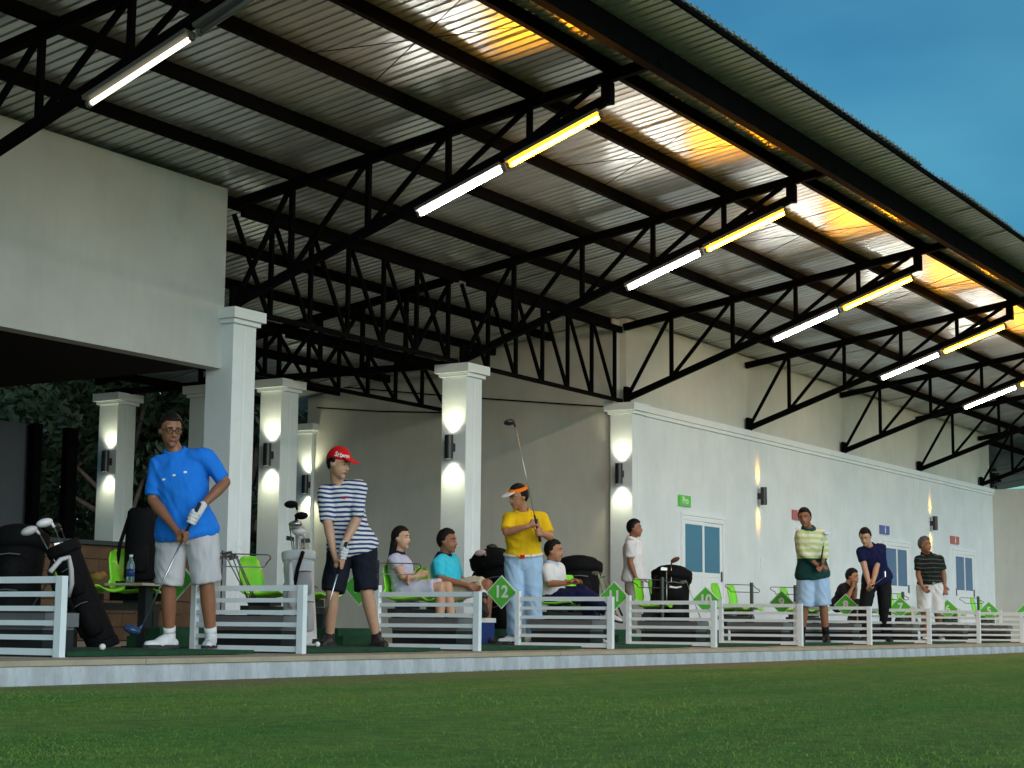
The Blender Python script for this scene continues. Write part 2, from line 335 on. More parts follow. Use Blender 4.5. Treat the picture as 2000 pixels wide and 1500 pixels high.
# lawn --------------------------------------------------------------
def lawn():
    xs = np.concatenate([np.linspace(-300, -5, 12), np.linspace(-4, 45, 99), np.linspace(48, 400, 14)])
    ys = np.concatenate([np.linspace(-300, -6, 12), np.linspace(-5, 7.1, 61), np.linspace(7.5, 20, 10), np.linspace(25, 400, 14)])
    vs = []; 
    for y in ys:
        for x in xs:
            z = GZ + (.012*math.sin(x*.9+y*.6)+.010*math.sin(x*.37-y*1.1+1) if y < 7 and abs(x) < 50 else 0)
            if y > 7.2: z = GZ-.05
            vs.append((x, y, z))
    nx = len(xs); fs = [(j*nx+i, j*nx+i+1, (j+1)*nx+i+1, (j+1)*nx+i) for j in range(len(ys)-1) for i in range(nx-1)]
    m = mat('mown_lawn_ground', (.03, .075, .02), .95); n = m.node_tree.nodes; l = m.node_tree.links; b = n['Principled BSDF']
    tc = n.new('ShaderNodeTexCoord')
    def noise(sc, det=5): 
        q = n.new('ShaderNodeTexNoise'); q.inputs['Scale'].default_value = sc; q.inputs['Detail'].default_value = det; q.inputs['Roughness'].default_value = .65
        l.new(tc.outputs['Object'], q.inputs['Vector']); return q
    a = noise(1.1); c = noise(9); mpl = n.new('ShaderNodeMapping'); mpl.inputs['Scale'].default_value = (.3, 1.3, 1); mpl.inputs['Rotation'].default_value = (0, 0, .25); l.new(tc.outputs['Object'], mpl.inputs[0]); l.new(mpl.outputs[0], a.inputs['Vector'])
    r1 = n.new('ShaderNodeValToRGB'); e = r1.color_ramp.elements; e[0].position = .35; e[0].color = (.10, .29, .022, 1); e[1].position = .68; e[1].color = (.25, .36, .055, 1)
    l.new(a.outputs['Fac'], r1.inputs[0])
    r2 = n.new('ShaderNodeValToRGB'); r2.color_ramp.elements[0].position = .3; r2.color_ramp.elements[0].color = (.6, .6, .6, 1); r2.color_ramp.elements[1].position = .75; r2.color_ramp.elements[1].color = (1.3, 1.25, 1.2, 1)
    l.new(c.outputs['Fac'], r2.inputs[0])
    mx = n.new('ShaderNodeMix'); mx.data_type = 'RGBA'; mx.blend_type = 'MULTIPLY'; mx.inputs[0].default_value = 1
    l.new(r1.outputs[0], mx.inputs[6]); l.new(r2.outputs[0], mx.inputs[7])
    sx = n.new('ShaderNodeSeparateXYZ'); l.new(tc.outputs['Object'], sx.inputs[0])
    nn = noise(.7, 4); ad = n.new('ShaderNodeMath'); ad.operation = 'MULTIPLY_ADD'; ad.inputs[1].default_value = 2.6; l.new(nn.outputs['Fac'], ad.inputs[0]); l.new(sx.outputs['Y'], ad.inputs[2])
    mr = n.new('ShaderNodeMapRange'); mr.inputs[1].default_value = 7.3; mr.inputs[2].default_value = 8.6; l.new(ad.outputs[0], mr.inputs[0])
    m2 = n.new('ShaderNodeMix'); m2.data_type = 'RGBA'; l.new(mr.outputs[0], m2.inputs[0]); l.new(mx.outputs[2], m2.inputs[6]); m2.inputs[7].default_value = (.26, .20, .10, 1)
    l.new(m2.outputs[2], b.inputs['Base Color'])
    bn = noise(120, 3); bp = n.new('ShaderNodeBump'); bp.inputs['Strength'].default_value = .7; bp.inputs['Distance'].default_value = .02
    l.new(bn.outputs['Fac'], bp.inputs['Height']); l.new(bp.outputs[0], b.inputs['Normal'])
    me = bpy.data.meshes.new('lawn'); me.from_pydata(vs, [], fs); me.materials.append(m)
    me.polygons.foreach_set('use_smooth', [True]*len(me.polygons))
    tag(link('lawn', me), 'mown green lawn in front of the tee deck', kind='structure')
lawn()
def grass():
    N = 260000
    u = RNG.random(N); r = 3.0*np.exp(u*np.log(34/3.0)); ang = YAW + R(19)*(RNG.random(N)*2-1)
    x = r*np.sin(ang); y = r*np.cos(ang)
    cl = np.sin(x*2.3+np.sin(y*3.1)*1.3)+np.sin(y*2.9+x*1.1)
    keep = (y < 7.28) & (RNG.random(N) < np.clip((7.4-y)/1.2, .12, 1)+.22*cl); x = x[keep]; y = y[keep]; r = r[keep]; N = len(x)
    h = (.002+.006*RNG.random(N))*(1+.25*np.sin(x*1.7)*np.sin(y*1.3)); wd = .0010+.00020*r
    tall = RNG.random(N) < .004; h[tall] *= 2.4
    edge = (y > 7.1) & (RNG.random(N) < .12); h[edge] *= 1.9
    z = GZ + .012*np.sin(x*.9+y*.6)+.010*np.sin(x*.37-y*1.1+1); z[y > 7] -= .004
    a = RNG.random(N)*6.283; lean = .028*(RNG.random(N)-.2); b = RNG.random(N)*6.283
    co = np.zeros((N, 3, 3)); co[:, 0, 0] = x-np.cos(a)*wd; co[:, 0, 1] = y-np.sin(a)*wd; co[:, 1, 0] = x+np.cos(a)*wd; co[:, 1, 1] = y+np.sin(a)*wd
    co[:, 0, 2] = z-.004; co[:, 1, 2] = z-.004; co[:, 2, 0] = x+np.cos(b)*lean*1.4; co[:, 2, 1] = y+np.sin(b)*lean*1.4; co[:, 2, 2] = z+h
    me = bpy.data.meshes.new('lawn_grass'); me.vertices.add(N*3); me.vertices.foreach_set('co', co.ravel())
    me.loops.add(N*3); me.loops.foreach_set('vertex_index', np.arange(N*3)); me.polygons.add(N); me.polygons.foreach_set('loop_start', np.arange(N)*3); me.polygons.foreach_set('loop_total', np.full(N, 3))
    me.update(); 
    m = mat('grass_blades', (.095, .27, .022), .8, col2=(.24, .35, .055), vscale=1.1, lo=.36, hi=.64, stretch=(.3, 1.3, 1)); me.materials.append(m)
    tag(link('lawn_grass', me), 'short mown grass blades of the lawn', 'grass', kind='stuff')
grass()

# tee deck ------------------------------------------------------------
deck = link('tee_deck', MB().box((-2, 7.262, GZ-.3), (60, 30, -.002)).mesh('tee_deck', M['floor'])); tag(deck, 'raised buff concrete tee deck', kind='structure')
kb = MB().box((0, 7.20, GZ-.12), (.3992, 7.259, -.03)).mesh('kerb_block', M['kerb'])
for k in range(64):
    o = link('kerb_block', kb, deck); o.location = (4.4+.4*k, RNG.normal(0, .0022), 0)
cp = MB().box((0, 7.185, -.027), (1.594, 7.258, .003)).mesh('deck_nosing', M['floor'])
for k in range(24):
    o = link('deck_nosing', cp, deck); o.location = (4.4+1.6*k, RNG.normal(0, .002), 0)

# clubhouse front: fascia wall over the left opening ---------------------
fz0, fz1 = 2.83, roof_z(DW)-.05
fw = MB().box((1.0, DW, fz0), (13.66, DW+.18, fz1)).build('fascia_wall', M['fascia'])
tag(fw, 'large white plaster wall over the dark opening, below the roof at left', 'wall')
# room behind the opening: dark ceiling, back wall pieces
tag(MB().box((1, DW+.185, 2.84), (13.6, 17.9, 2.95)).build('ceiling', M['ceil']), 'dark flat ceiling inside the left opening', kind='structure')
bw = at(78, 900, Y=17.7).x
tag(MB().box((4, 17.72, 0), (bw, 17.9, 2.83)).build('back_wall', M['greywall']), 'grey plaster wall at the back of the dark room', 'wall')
for k, (a, b_) in enumerate(((60, 76), (126, 146))):
    x0 = at(a, 900, Y=17.6).x; x1 = at(b_, 900, Y=17.6).x
    tag(MB().box((x0, 17.55, 0), (x1, 17.66, 2.83)).build('dark_post', M['steel']), ('black post against the grey back wall of the room', 'black window post between dark foliage and the far left column')[k], 'post')
# side wall of the hall (x = corner) with its sloping top
CX = TX(2)
sw = MB(); ya, yb = DW+.17, 17.9
sw.add([(CX+p, y, z) for p in (-.10, .10) for y, z in ((ya, 0), (yb, 0), (yb, roof_z(yb)-.02), (ya, roof_z(ya)-.02))],
       [(3,2,1,0),(4,5,6,7),(0,1,5,4),(1,2,6,5),(2,3,7,6),(3,0,4,7)])
tag(sw.build('side_wall', M['cream']), 'cream plaster side wall behind the seated players, under the sloping roof', 'wall')
# front wall with the doors
XE = 41.1
fwall = MB().box((CX+.17, DW+.001, 0), (XE, DW+.2, 3.34)).build('front_wall', M['plaster'])
tag(fwall, 'long white plaster wall with doors and wall lamps', 'wall')
MB().box((CX+.19, DW-.055, 3.40), (XE, DW+.2, 3.50)).build('top_moulding', M['trim'], fwall)
MB().box((CX+.19, DW-.03, 3.342), (XE, DW+.2, 3.398)).build('lower_moulding', M['trim'], fwall)
for k in range(1, 5):   # movement joints
    MB().box((TX(2+k)-.003, DW-.002, 0), (TX(2+k)+.003, DW+.0005, 3.34)).build('wall_joint', M['trim'], fwall)
for i, (px, py) in enumerate(((1487, 1095), (1487, 1106))):
    p = at(px, py, Y=DW); MB().box((p.x-.05, DW-.012, p.z-.035), (p.x+.05, DW, p.z+.035)).build('wall_socket', M['trim'], fwall)
uw = MB().box((CX+.10, DW+.06, 3.505), (XE, DW+.2, fz1+.03)).build('upper_wall', M['cream'])
tag(uw, 'cream upper wall between the white moulding and the roof trusses', 'wall')
# end wall to the right, facing the bays
tag(MB().box((XE+.003, 7.6, 0), (XE+.2, DW+.2, 3.49)).build('end_wall', M['cream']), 'cream screen wall closing the far right end of the bays', 'wall')

# columns ---------------------------------------------------------------
def column(x, y, label, top=3.46, w_=.36, name='column', mat_=M['plaster']):
    t = _thing(name, label, 'column', (x, y, 0), 'square white columns'); h = w_/2
    MB().box((-h, -h, 0), (h, h, top-.16)).build('shaft', mat_, t, org=(0,0,0))
    MB().box((-.02, -h-.004, .05), (.02, -h, top-.2)).build('joint_strip', M['trim'], t, org=(0,0,0))
    c = MB().box((-h-.035, -h-.035, top-.158), (h+.035, h+.035, top-.112)); c.box((-h-.075, -h-.075, top-.11), (h+.075, h+.075, top))
    c.build('capital', M['trim'], t, org=(0,0,0))
    for dz in (1.02, .92):
        MB().box((-.045, -h-.010, dz-.03), (.045, -h-.004, dz+.03)).build('socket_plate', M['trim'], t, org=(0,0,0))
    return t
HW = .18
column(TX(0), DW+.03, 'white column at the right end of the fascia wall, beside the blue-shirted golfer')
column(TX(1)+.02, DW+.03, 'white column with a wall lamp, between the aqua-shirted man and the black bag')
column(CX+.01, DW+.0, 'white corner column where the cream side wall meets the door wall')
column(18.23, 14.98, 'white column with a lamp behind the white golf bag, in the second row')
column(22.62, 17.92, 'white column with a lamp at the far back end of the cream side wall', name='pilaster')
column(18.23, 17.97, 'white column with a lamp inside the dark left opening')
column(18.23, 16.25, 'pale unlit column seen just left of the front column, deep in the hall')

# wall lamps --------------------------------------------------------------
def wall_lamp(x, y, z, nrm, label, warm=False, size=1.0, power=11):
    t = _thing('wall_lamp', label, 'lamp', (x, y, z), 'up and down wall lamps'); n_ = Vector(nrm)
    h = .15*size; r = .055*size; off = n_*(.105*size)
    MB().cone(off+Vector((0,0,-h)), off+Vector((0,0,h)), r, r, 20, caps=False).cone(off+Vector((0,0,h-.04)), off+Vector((0,0,h-.038)), r-.002, r-.002, 20).cone(off+Vector((0,0,-h+.038)), off+Vector((0,0,-h+.04)), r-.002, r-.002, 20).build('housing', M['lamp_black'], t, True, org=(0,0,0))
    MB().bar(n_*.002, off, .06, .10).build('bracket', M['lamp_black'], t, org=(0,0,0))
    for s in (-1, 1):
        MB().cone(off+Vector((0,0,s*(h-.030))), off+Vector((0,0,s*(h-.025))), r*.8, r*.8, 16).build('lens', M['lamp_glow_warm' if warm else 'lamp_glow'], t, org=(0,0,0))
        L = bpy.data.lights.new('lamp_beam', 'SPOT'); L.energy = power; L.color = (1, .42, .03) if warm else (1, .97, .62)
        L.spot_size = R(100 if not warm else 44); L.spot_blend = 1.0; L.shadow_soft_size = .03
        lo = bpy.data.objects.new('lamp_beam', L); COL.objects.link(lo); lo.parent = t
        lo.location = off + Vector((0, 0, s*(h+.005)))
        d = Vector((0, 0, s)) - n_*(.25 if not warm else .55)
        lo.rotation_euler = (-d).to_track_quat('Z', 'Y').to_euler()
    return t
def lamp_at(px, py, x_face): p = at(px, py, X=x_face-.1); return (x_face, p.y, p.z)
wall_lamp(*lamp_at(877, 873, TX(1)+.02-HW), (-1,0,0), 'black up-down lamp on the column between the aqua-shirted man and the yellow golfer')
wall_lamp(*lamp_at(1209, 925, CX+.01-HW), (-1,0,0), 'black up-down lamp on the corner column above the man in white')
wall_lamp(*lamp_at(522, 888, 18.23-HW), (-1,0,0), 'black up-down lamp on the second-row column above the white golf bag', size=1.0)
wall_lamp(*lamp_at(596, 946, 22.62-HW), (-1,0,0), 'black up-down lamp left of the red cap, lowest of the column lamps')
wall_lamp(*lamp_at(206, 901, 18.23-HW), (-1,0,0), 'black up-down lamp inside the dark left opening', power=7)
p = at(1491, 969, Y=DW-.1); wall_lamp(p.x, DW, p.z, (0,-1,0), 'black lamp with yellow glow on the white wall right of the first door', True, power=22)
p = at(1826, 1022, Y=DW-.1); wall_lamp(p.x, DW, p.z, (0,-1,0), 'black lamp with yellow glow on the white wall above the black-shirted golfer', True, power=17)

# doors -------------------------------------------------------------------
def door(x0, x1, label):
    t = _thing('sliding_door', label, 'door', (x0, DW, 0), 'white sliding doors'); W = x1-x0; H = 1.93
    f = MB().box((-.03, -.05, H+.002), (W+.10, .0, H+.05)); f.box((W-.012, -.045, 0), (W+.05, 0, H)); f.box((-.03, -.045, 0), (.02, 0, H)); f.box((.022, -.04, 1.86), (W-.014, 0, H)); f.build('door_frame', M['alu'], t, org=(0,0,0))
    wl = W*.53
    for (a, b_, yy) in ((.022, wl, -.034), (wl-.04, W-.014, -.016)):
        l = MB(); l.box((a, yy, 0), (a+.07, yy+.015, 1.858)); l.box((b_-.07, yy, 0), (b_, yy+.015, 1.858)); l.box((a+.071, yy, 1.80), (b_-.071, yy+.015, 1.858)); l.box((a+.071, yy, .99), (b_-.071, yy+.015, 1.06)); l.box((a+.071, yy+.004, 0), (b_-.071, yy+.012, .989))
        lf = l.build('door_leaf', M['alu'], t, org=(0,0,0))
        hx = a+.035 if yy < -.03 else b_-.035
        MB().box((hx-.012, yy-.022, .93), (hx+.012, yy-.001, 1.09)).build('handle', M['dark_iron'], lf, org=(0,0,0))
        MB().box((a+.071, yy+.004, 1.061), (b_-.071, yy+.010, 1.799)).build('pane', M['glass_blue'], lf, org=(0,0,0))
    return t
door(24.40, 25.88, 'white sliding door with blue glass under the green sign')
door(29.0, 30.4, 'white sliding door mostly hidden behind the golfer in the striped sweater')
door(33.45, 34.95, 'white sliding door behind the golfer in navy, under the blue sign')
door(37.95, 39.40, 'white sliding door with grey glass at far right, under the last red sign')
# signs over the doors
def door_sign(px0, px1, py, face, label, what):
    a = at(px0, py, Y=DW-.03); b_ = at(px1, py, Y=DW-.03); W = b_.x-a.x; H = .165 if what == 'Pro' else .17
    t = _thing('door_sign', label, 'sign', ((a.x+b_.x)/2, DW-.03, (a.z+b_.z)/2), 'signs over the doors')
    MB().box((-W/2, -.006, -H/2), (W/2, .028, H/2)).build('sign_board', face, t, org=(0,0,0))
    if what == 'Pro':
        MB().box((W/2+.001, -.004, -H/2), (W/2+.035, .028, H/2)).build('sign_edge', M['trim'], t, org=(0,0,0))
        me = text_mesh('Pro', .15); me.materials.append(M['white_ink']); o = link('lettering', me, t); o.location = (.0, -.009, 0); o.rotation_euler = (R(90), 0, 0)
    else:
        ic = MB().cone((0, -.010, .055), (0, -.007, .055), .018, .018, 12)
        if what == 'm': ic.box((-.025, -.010, -.01), (.025, -.007, .032)); ic.box((-.022, -.010, -.065), (-.003, -.007, -.012)); ic.box((.003, -.010, -.065), (.022, -.007, -.012))
        else: ic.add([(-.012, -.010, .032), (.012, -.010, .032), (.04, -.010, -.03), (-.04, -.010, -.03)], [(0,3,2,1)]); ic.box((-.016, -.010, -.065), (-.003, -.007, -.031)); ic.box((.003, -.010, -.065), (.016, -.007, -.031))
        ic.build('pictogram', M['white_ink'], t, org=(0,0,0))
door_sign(1327, 1349, 978, M['sign_green'], 'green sign reading Pro above the first sliding door', 'Pro')
door_sign(1549, 1567, 1006, M['sign_red'], 'red sign behind the head of the golfer in the striped sweater', 'f')
door_sign(1720, 1737, 1035, M['sign_blue'], 'blue sign with white figure above the door behind the navy golfer', 'm')
door_sign(1858, 1873, 1055, M['sign_red'], 'red sign with white figure above the farthest door', 'f')

# ------------------------------------------------------------------ roof
roof = thing('canopy_roof', 'corrugated metal canopy roof over the bays, seen from below', 'roof')
Y0, Y1 = 6.42, 18.6
def sheet_mesh():
    pr = []; pitch = .127; n_ = 6
    for k in range(n_):
        hgt = .030 if k % 2 == 0 else .022
        x = k*pitch
        pr += [(x+.000, 0), (x+.004, hgt), (x+.034, hgt), (x+.038, 0), (x+.082, .0006)]
    pr.append((n_*pitch+.016, .002))
    vs = []; n = len(pr); ny = 5; yy = [Y0+(Y1-Y0)*j/(ny-1) for j in range(ny)]
    for th in (0, .006):
        for y in yy:
            for x, z in pr: vs.append((x, y, roof_z(y)+z+th))
    fs = []; L = n*ny
    for j in range(ny-1):
        for i in range(n-1):
            fs.append((j*n+i, (j+1)*n+i, (j+1)*n+i+1, j*n+i+1)); fs.append((L+j*n+i, L+j*n+i+1, L+(j+1)*n+i+1, L+(j+1)*n+i))
    for i in range(n-1): fs.append((i, i+1, L+i+1, L+i)); q = (ny-1)*n; fs.append((q+i+1, q+i, L+q+i, L+q+i+1))
    me = bpy.data.meshes.new('roof_sheet'); me.from_pydata(vs, [], fs); me.materials.append(M['sheet']); return me
sm = sheet_mesh()
for k in range(66):
    o = link('roof_sheet', sm, roof); o.location = (2.0+.762*k, RNG.normal(0, .008), .004*(k % 2)+RNG.normal(0, .0015)); o.rotation_euler = (RNG.normal(0, .0006), 0, RNG.normal(0, .0006))
XA, XB = 2.0, 52.0
PY = [7.53, 8.38, 9.31, 10.28, 11.26, 12.24, 13.25, 14.25, 15.25, 16.25, 17.25, 18.3]
for y in PY:
    xb = XB if y < 12 else (CX-.12 if y > 12.3 else XB)
    if y > 12.1: pb = MB().box((XA, y-.03, roof_z(y)-.125), (xb, y+.03, roof_z(y)-.006))
    else: pb = MB().box((XA, y-.032, roof_z(y)-.125), (xb, y+.032, roof_z(y)-.006))
    pb.build('purlin', M['steel'], roof)
eb = MB().box((XA, 6.99, roof_z(7.05)-.255), (XB, 7.09, roof_z(7.05)-.012))
eb.build('eave_beam', M['steel'], roof)
MB().box((XA, Y0+.02, roof_z(Y0)-.05), (XB, Y0+.055, roof_z(Y0)-.006)).build('eave_trim', M['steel'], roof)
# thin tie rods under the sheets, crossing between purlins
for k in range(9):
    x = TX(-1)+4.3989*k
    for (a, b_) in ((1.2, 2.2), (2.2, 1.2)):
        MB().tube([(x+a+.9, 7.55, roof_z(7.55)-.05), (x+b_+.9, 9.3, roof_z(9.3)-.05)], .0045, 5).build('tie_rod', M['steel'], roof)

# trusses -----------------------------------------------------------------
TOPC = lambda y: roof_z(y)-.175          # centre of the top chord
BOTC = lambda y: 3.545+.343*(DW-y)
def truss(k, label):
    x = TX(k); t = _thing('roof_truss', label, 'truss', (x, DW, 0), 'cantilever roof trusses')
    L = lambda y: y-DW
    hw = .038
    MB().bar((0, L(12.04), TOPC(12.04)), (0, L(6.98), TOPC(6.98)), .075, .10).build('top_chord', M['steel'], t, org=(0,0,0))
    MB().bar((0, L(12.0), BOTC(12.0)), (0, L(7.5), BOTC(7.5)), .075, .085).build('bottom_chord', M['steel'], t, org=(0,0,0))
    ys = [11.26, 10.28, 9.31, 8.38]
    for y in ys: MB().bar((0, L(y), BOTC(y)+.044), (0, L(y), TOPC(y)-.051), .05, .05).build('strut', M['steel'], t, org=(0,0,0))
    MB().bar((0, L(7.53), BOTC(7.53)-.05), (0, L(7.53), TOPC(7.53)-.05), .09, .10).build('end_post', M['steel'], t, org=(0,0,0))
    prev = 12.0
    for y in ys+[7.6]:
        MB().bar((0, L(prev-.03), BOTC(prev)+.05), (0, L(y+.05), TOPC(y)-.05), .042, .045).build('diagonal', M['steel'], t, org=(0,0,0)); prev = y
    MB().box((-.07, -.03, 3.46), (.07, .02, 3.72)).build('heel_plate', M['steel'], t, org=(0,0,0))
    # rear span over the hall
    if k in (-1, 0, 1):
        MB().bar((0, .2, TOPC(12.2)), (0, 6.4, TOPC(18.4)), .075, .10).build('rear_top_chord', M['steel'], t, org=(0,0,0))
        MB().bar((0, .2, 3.50), (0, 6.2, 3.50), .075, .09).build('rear_bottom_chord', M['steel'], t, org=(0,0,0))
        pv = None
        for y in (12.9, 13.6, 14.3, 15.0, 15.7, 16.4):
            MB().bar((0, L(y), 3.546), (0, L(y), TOPC(y)-.051), .05, .05).build('strut', M['steel'], t, org=(0,0,0))
            MB().bar((0, L(y-.66), TOPC(y-.66)-.05), (0, L(y-.04), 3.55), .042, .042).build('diagonal', M['steel'], t, org=(0,0,0))
    return t
tl = {-1: 'black truss at upper left above the big fascia wall, carrying the dim white tube', 0: 'black truss rising from the front column beside the fascia wall to the eave',
      1: 'black truss rising from the column between the aqua-shirted man and the yellow golfer', 2: 'black truss rising from the corner column, over the green Pro sign',
      3: 'black truss landing on the white wall at the first yellow wall lamp', 4: 'black truss landing on the white wall over the navy golfer',
      5: 'black truss landing on the white wall just right of the far yellow lamp', 6: 'farthest black truss, at the end of the white wall'}
for k in range(-1, 7): truss(k, tl[k])
# lattice girders along x, from column to column
def girder(k, label, yy=DW+.03, full=True):
    x0 = TX(k)+.12; x1 = TX(k+1)-.12; t = _thing('lattice_girder', label, 'girder', (x0, yy, 0), 'lattice girders between the columns')
    W = x1-x0; zb = 3.50; zt = TOPC(yy)-.06
    MB().bar((0,0,zb), (W,0,zb), .06, .05).build('bottom_chord', M['steel'], t, org=(0,0,0)); MB().bar((0,0,zt), (W,0,zt), .06, .09).build('top_chord', M['steel'], t, org=(0,0,0))
    n = 6
    for j in range(1, n+1):
        x = W*j/n-.2
        MB().bar((x,0,zb+.026), (x,0,zt-.046), .045, .045, up=Vector((0,1,0))).build('strut', M['steel'], t, org=(0,0,0))
        MB().bar((x-W/n+.06,0,zt-.05), (x-.04,0,zb+.03), .04, .04, up=Vector((0,1,0))).build('diagonal', M['steel'], t, org=(0,0,0))
    return t
girder(1, 'black lattice girder from the middle column to the corner column'); girder(0, 'black lattice girder from the fascia wall to the middle column')
girder(0, 'black lattice girder deeper in the hall, over the second-row column', 14.98); girder(1, 'black lattice girder from the second-row column to the cream side wall', 14.98)
# cables along the side wall
for (a, b_, lb) in (((612, 751), (1192, 795), 'upper thin black cable along the cream side wall'), ((619, 796), (866, 806), 'lower thin black cable along the cream side wall')):
    p0 = at(*a, X=CX-.13); p1 = at(*b_, X=CX-.13)
    tag(MB().tube([p0, (p0+p1)/2-Vector((0,0,.02)), p1], .011, 5).build('cable', M['steel']), lb, 'cable')
# fluorescent tubes ---------------------------------------------------------
def tube_light(k, ya, yb, kind, label):
    x = TX(k); za = BOTC(ya)-.125; zb = BOTC(yb)-.125; t = _thing('tube_light', label, 'light', (x, ya, za), 'fluorescent tube lights on the trusses')
    A = Vector((0,0,0)); B = Vector((0, yb-ya, zb-za)); dn = Vector((0, 0, -1)); up_ = Vector((0, .33, .94)).normalized()
    A1 = A+(B-A)*.02; B1 = A+(B-A)*.98
    MB().bar(A1+up_*.048, B1+up_*.048, .125, .035).build('batten', M['batten'], t, org=(0,0,0))  # batten made wide so tube light falling on it reads as a halo
    MB().cone(A1+(B1-A1)*.03, A1+(B1-A1)*.97, .022, .022, 12).build('tube', M[kind], t, True, org=(0,0,0))
    for q in (A1, B1): MB().bar(q+up_*.026, q-up_*.02, .04, .03, up=Vector((0,1,0))).build('lamp_holder', M['batten'], t, org=(0,0,0))
nm = {0: 'over the blue and striped golfers', 1: 'on the truss of the middle column', 2: 'on the truss of the corner column', 3: 'on the truss by the first yellow wall lamp', 4: 'on the truss over the navy golfer'}
tube_light(-1, 9.75, 8.66, 'tube_dim', 'dim white tube light at upper left above the fascia wall')
tube_light(-1, 8.63, 7.56, 'tube_off', 'unlit tube continuing the white tube at upper left')
for k in range(0, 5):
    tube_light(k, 9.67, 8.65, 'tube_white', 'lit white tube light ' + nm[k]); tube_light(k, 8.63, 7.58, 'tube_warm', 'lit orange tube light ' + nm[k])

# ================================================================== BAY FURNITURE
LOC = (0, 0, 0)
bayn = lambda i: 15-i                     # number on the sign at divider i
# white dividers
def divider():
    t = _thing('bay_divider', '', 'fence', LOC, 'white bay dividers along the tee line'); H = .4856; D2 = 1.005
    b = MB().box((-.024, -.027, 0), (.024, .027, H)); b.build('front_post', M['paint_white'], t, org=LOC)
    MB().box((-.023, D2-.023, 0), (.023, D2+.023, H+.055)).build('rear_post', M['paint_white'], t, org=LOC)
    for k in range(6):
        z = H-.022-.0865*k
        h = .020 if k in (0, 5) else .0155
        MB().box((-.014, .0275, z-h), (.014, D2-.0235, z+h)).build('rail', M['paint_white'], t, org=LOC)
    return t
dv = divider()
dl = {0: 'white divider at far left in front of the black golf bag', 1: 'white divider right of the blue golfer, in front of the leaning irons', 2: 'white divider in front of the seated woman',
      3: 'white divider in front of the seated man in the white polo', 4: 'white divider right of the number 11 sign', 5: 'white divider with the number 9 sign seen over its top rail',
      6: 'white divider behind the legs of the golfer in the striped sweater', 7: 'white divider between the navy golfer and the black-shirted golfer', 8: 'white divider just right of the black-shirted golfer',
      9: 'second white divider right of the black-shirted golfer', 10: 'last but one white divider at the right edge', 11: 'last white divider before the end wall'}
for i in range(0, 12):
    o = dv if i == 0 else copy_tree(dv)
    o.location = (Xf(i), YF+RNG.normal(0, .006), 0); o.rotation_euler = (0, RNG.normal(0, .006), RNG.normal(0, .010)); o['label'] = dl[i]
# number signs
sl_ = {14: 'green number sign half hidden behind the blue golfer', 13: 'green number sign seen between the legs of the striped golfer', 12: 'green diamond sign number 12 left of the yellow golfer', 11: 'green diamond sign reading 11, right of the white-polo man\'s crossed leg', 10: 'green diamond sign reading 10, in front of the glass door and the Pro sign',
       9: 'green diamond sign reading 9, between two lime seats left of the striped sweater', 8: 'green diamond sign reading 8, hiding the seated man in black from the chest down', 7: 'green diamond sign reading 7, between the navy and black-shirted golfers', 6: 'green diamond sign reading 6, touching the right side of the black-shirted golfer', 5: 'green diamond sign reading 5, below the farthest door', 4: 'farthest green diamond sign, at the right edge'}
for i in range(1, 12):
    n_ = bayn(i); t = _thing('number_sign', sl_[n_], 'sign', (Xf(i), 9.04, .53), 'green diamond bay number signs'); t.rotation_euler = (RNG.normal(0, .025), 0, RNG.normal(0, .03))
    a, c = .176, .163
    def dia(s, x0, x1): 
        q = [(x, y*s, z*s) for x in (x0, x1) for y, z in ((-a, 0), (0, -c), (a, 0), (0, c))]
        return MB().add(q, [(0,1,2,3),(7,6,5,4),(0,4,5,1),(1,5,6,2),(2,6,7,3),(3,7,4,0)])
    dia(1, -.004, .004).build('sign_border', M['white_ink'], t, org=LOC); dia(.92, -.0065, .0065).build('sign_face', M['sign_green'], t, org=LOC)
    me = text_mesh(str(n_), .16, off=.035); me.materials.append(M['white_ink'])
    o = link('number', me, t); o.location = (-.009, 0, 0); o.rotation_euler = (R(90), 0, R(-90))
    MB().box((-.008, -.192, -.012), (.008, -.165, .012)).build('bracket', M['paint_white'], t, org=LOC)
# turf mats
tm = tag(link('tee_mat', None), '', 'mat', 'green tee mats')
MB().box((0, 0, 0), (1.74, 1.55, .026)).build('turf', M['mat_green'], tm, org=LOC)
MB().box((.26, .25, .026), (.27, 1.3, .0275)).build('aim_line', M['paint_white'], tm, org=LOC)
ml = {0: 'green turf mat under the blue-shirted golfer', 1: 'green turf mat under the golfer in the red cap', 2: 'green turf mat under the yellow-shirted golfer', 3: 'empty green turf mat right of the yellow golfer\'s divider', 4: 'empty green turf mat left of the golfer in the striped sweater',
      5: 'green turf mat under the golfer in the striped sweater', 6: 'green turf mat under the navy golfer', 7: 'green turf mat under the black-shirted golfer', 8: 'green turf mat right of the black-shirted golfer', 9: 'last but one green turf mat at the right', 10: 'last green turf mat at the far right'}
for i in range(0, 11):
    o = tm if i == 0 else copy_tree(tm)
    o.location = (Xf(i)+.12, 7.90, .003); o['label'] = ml[i]
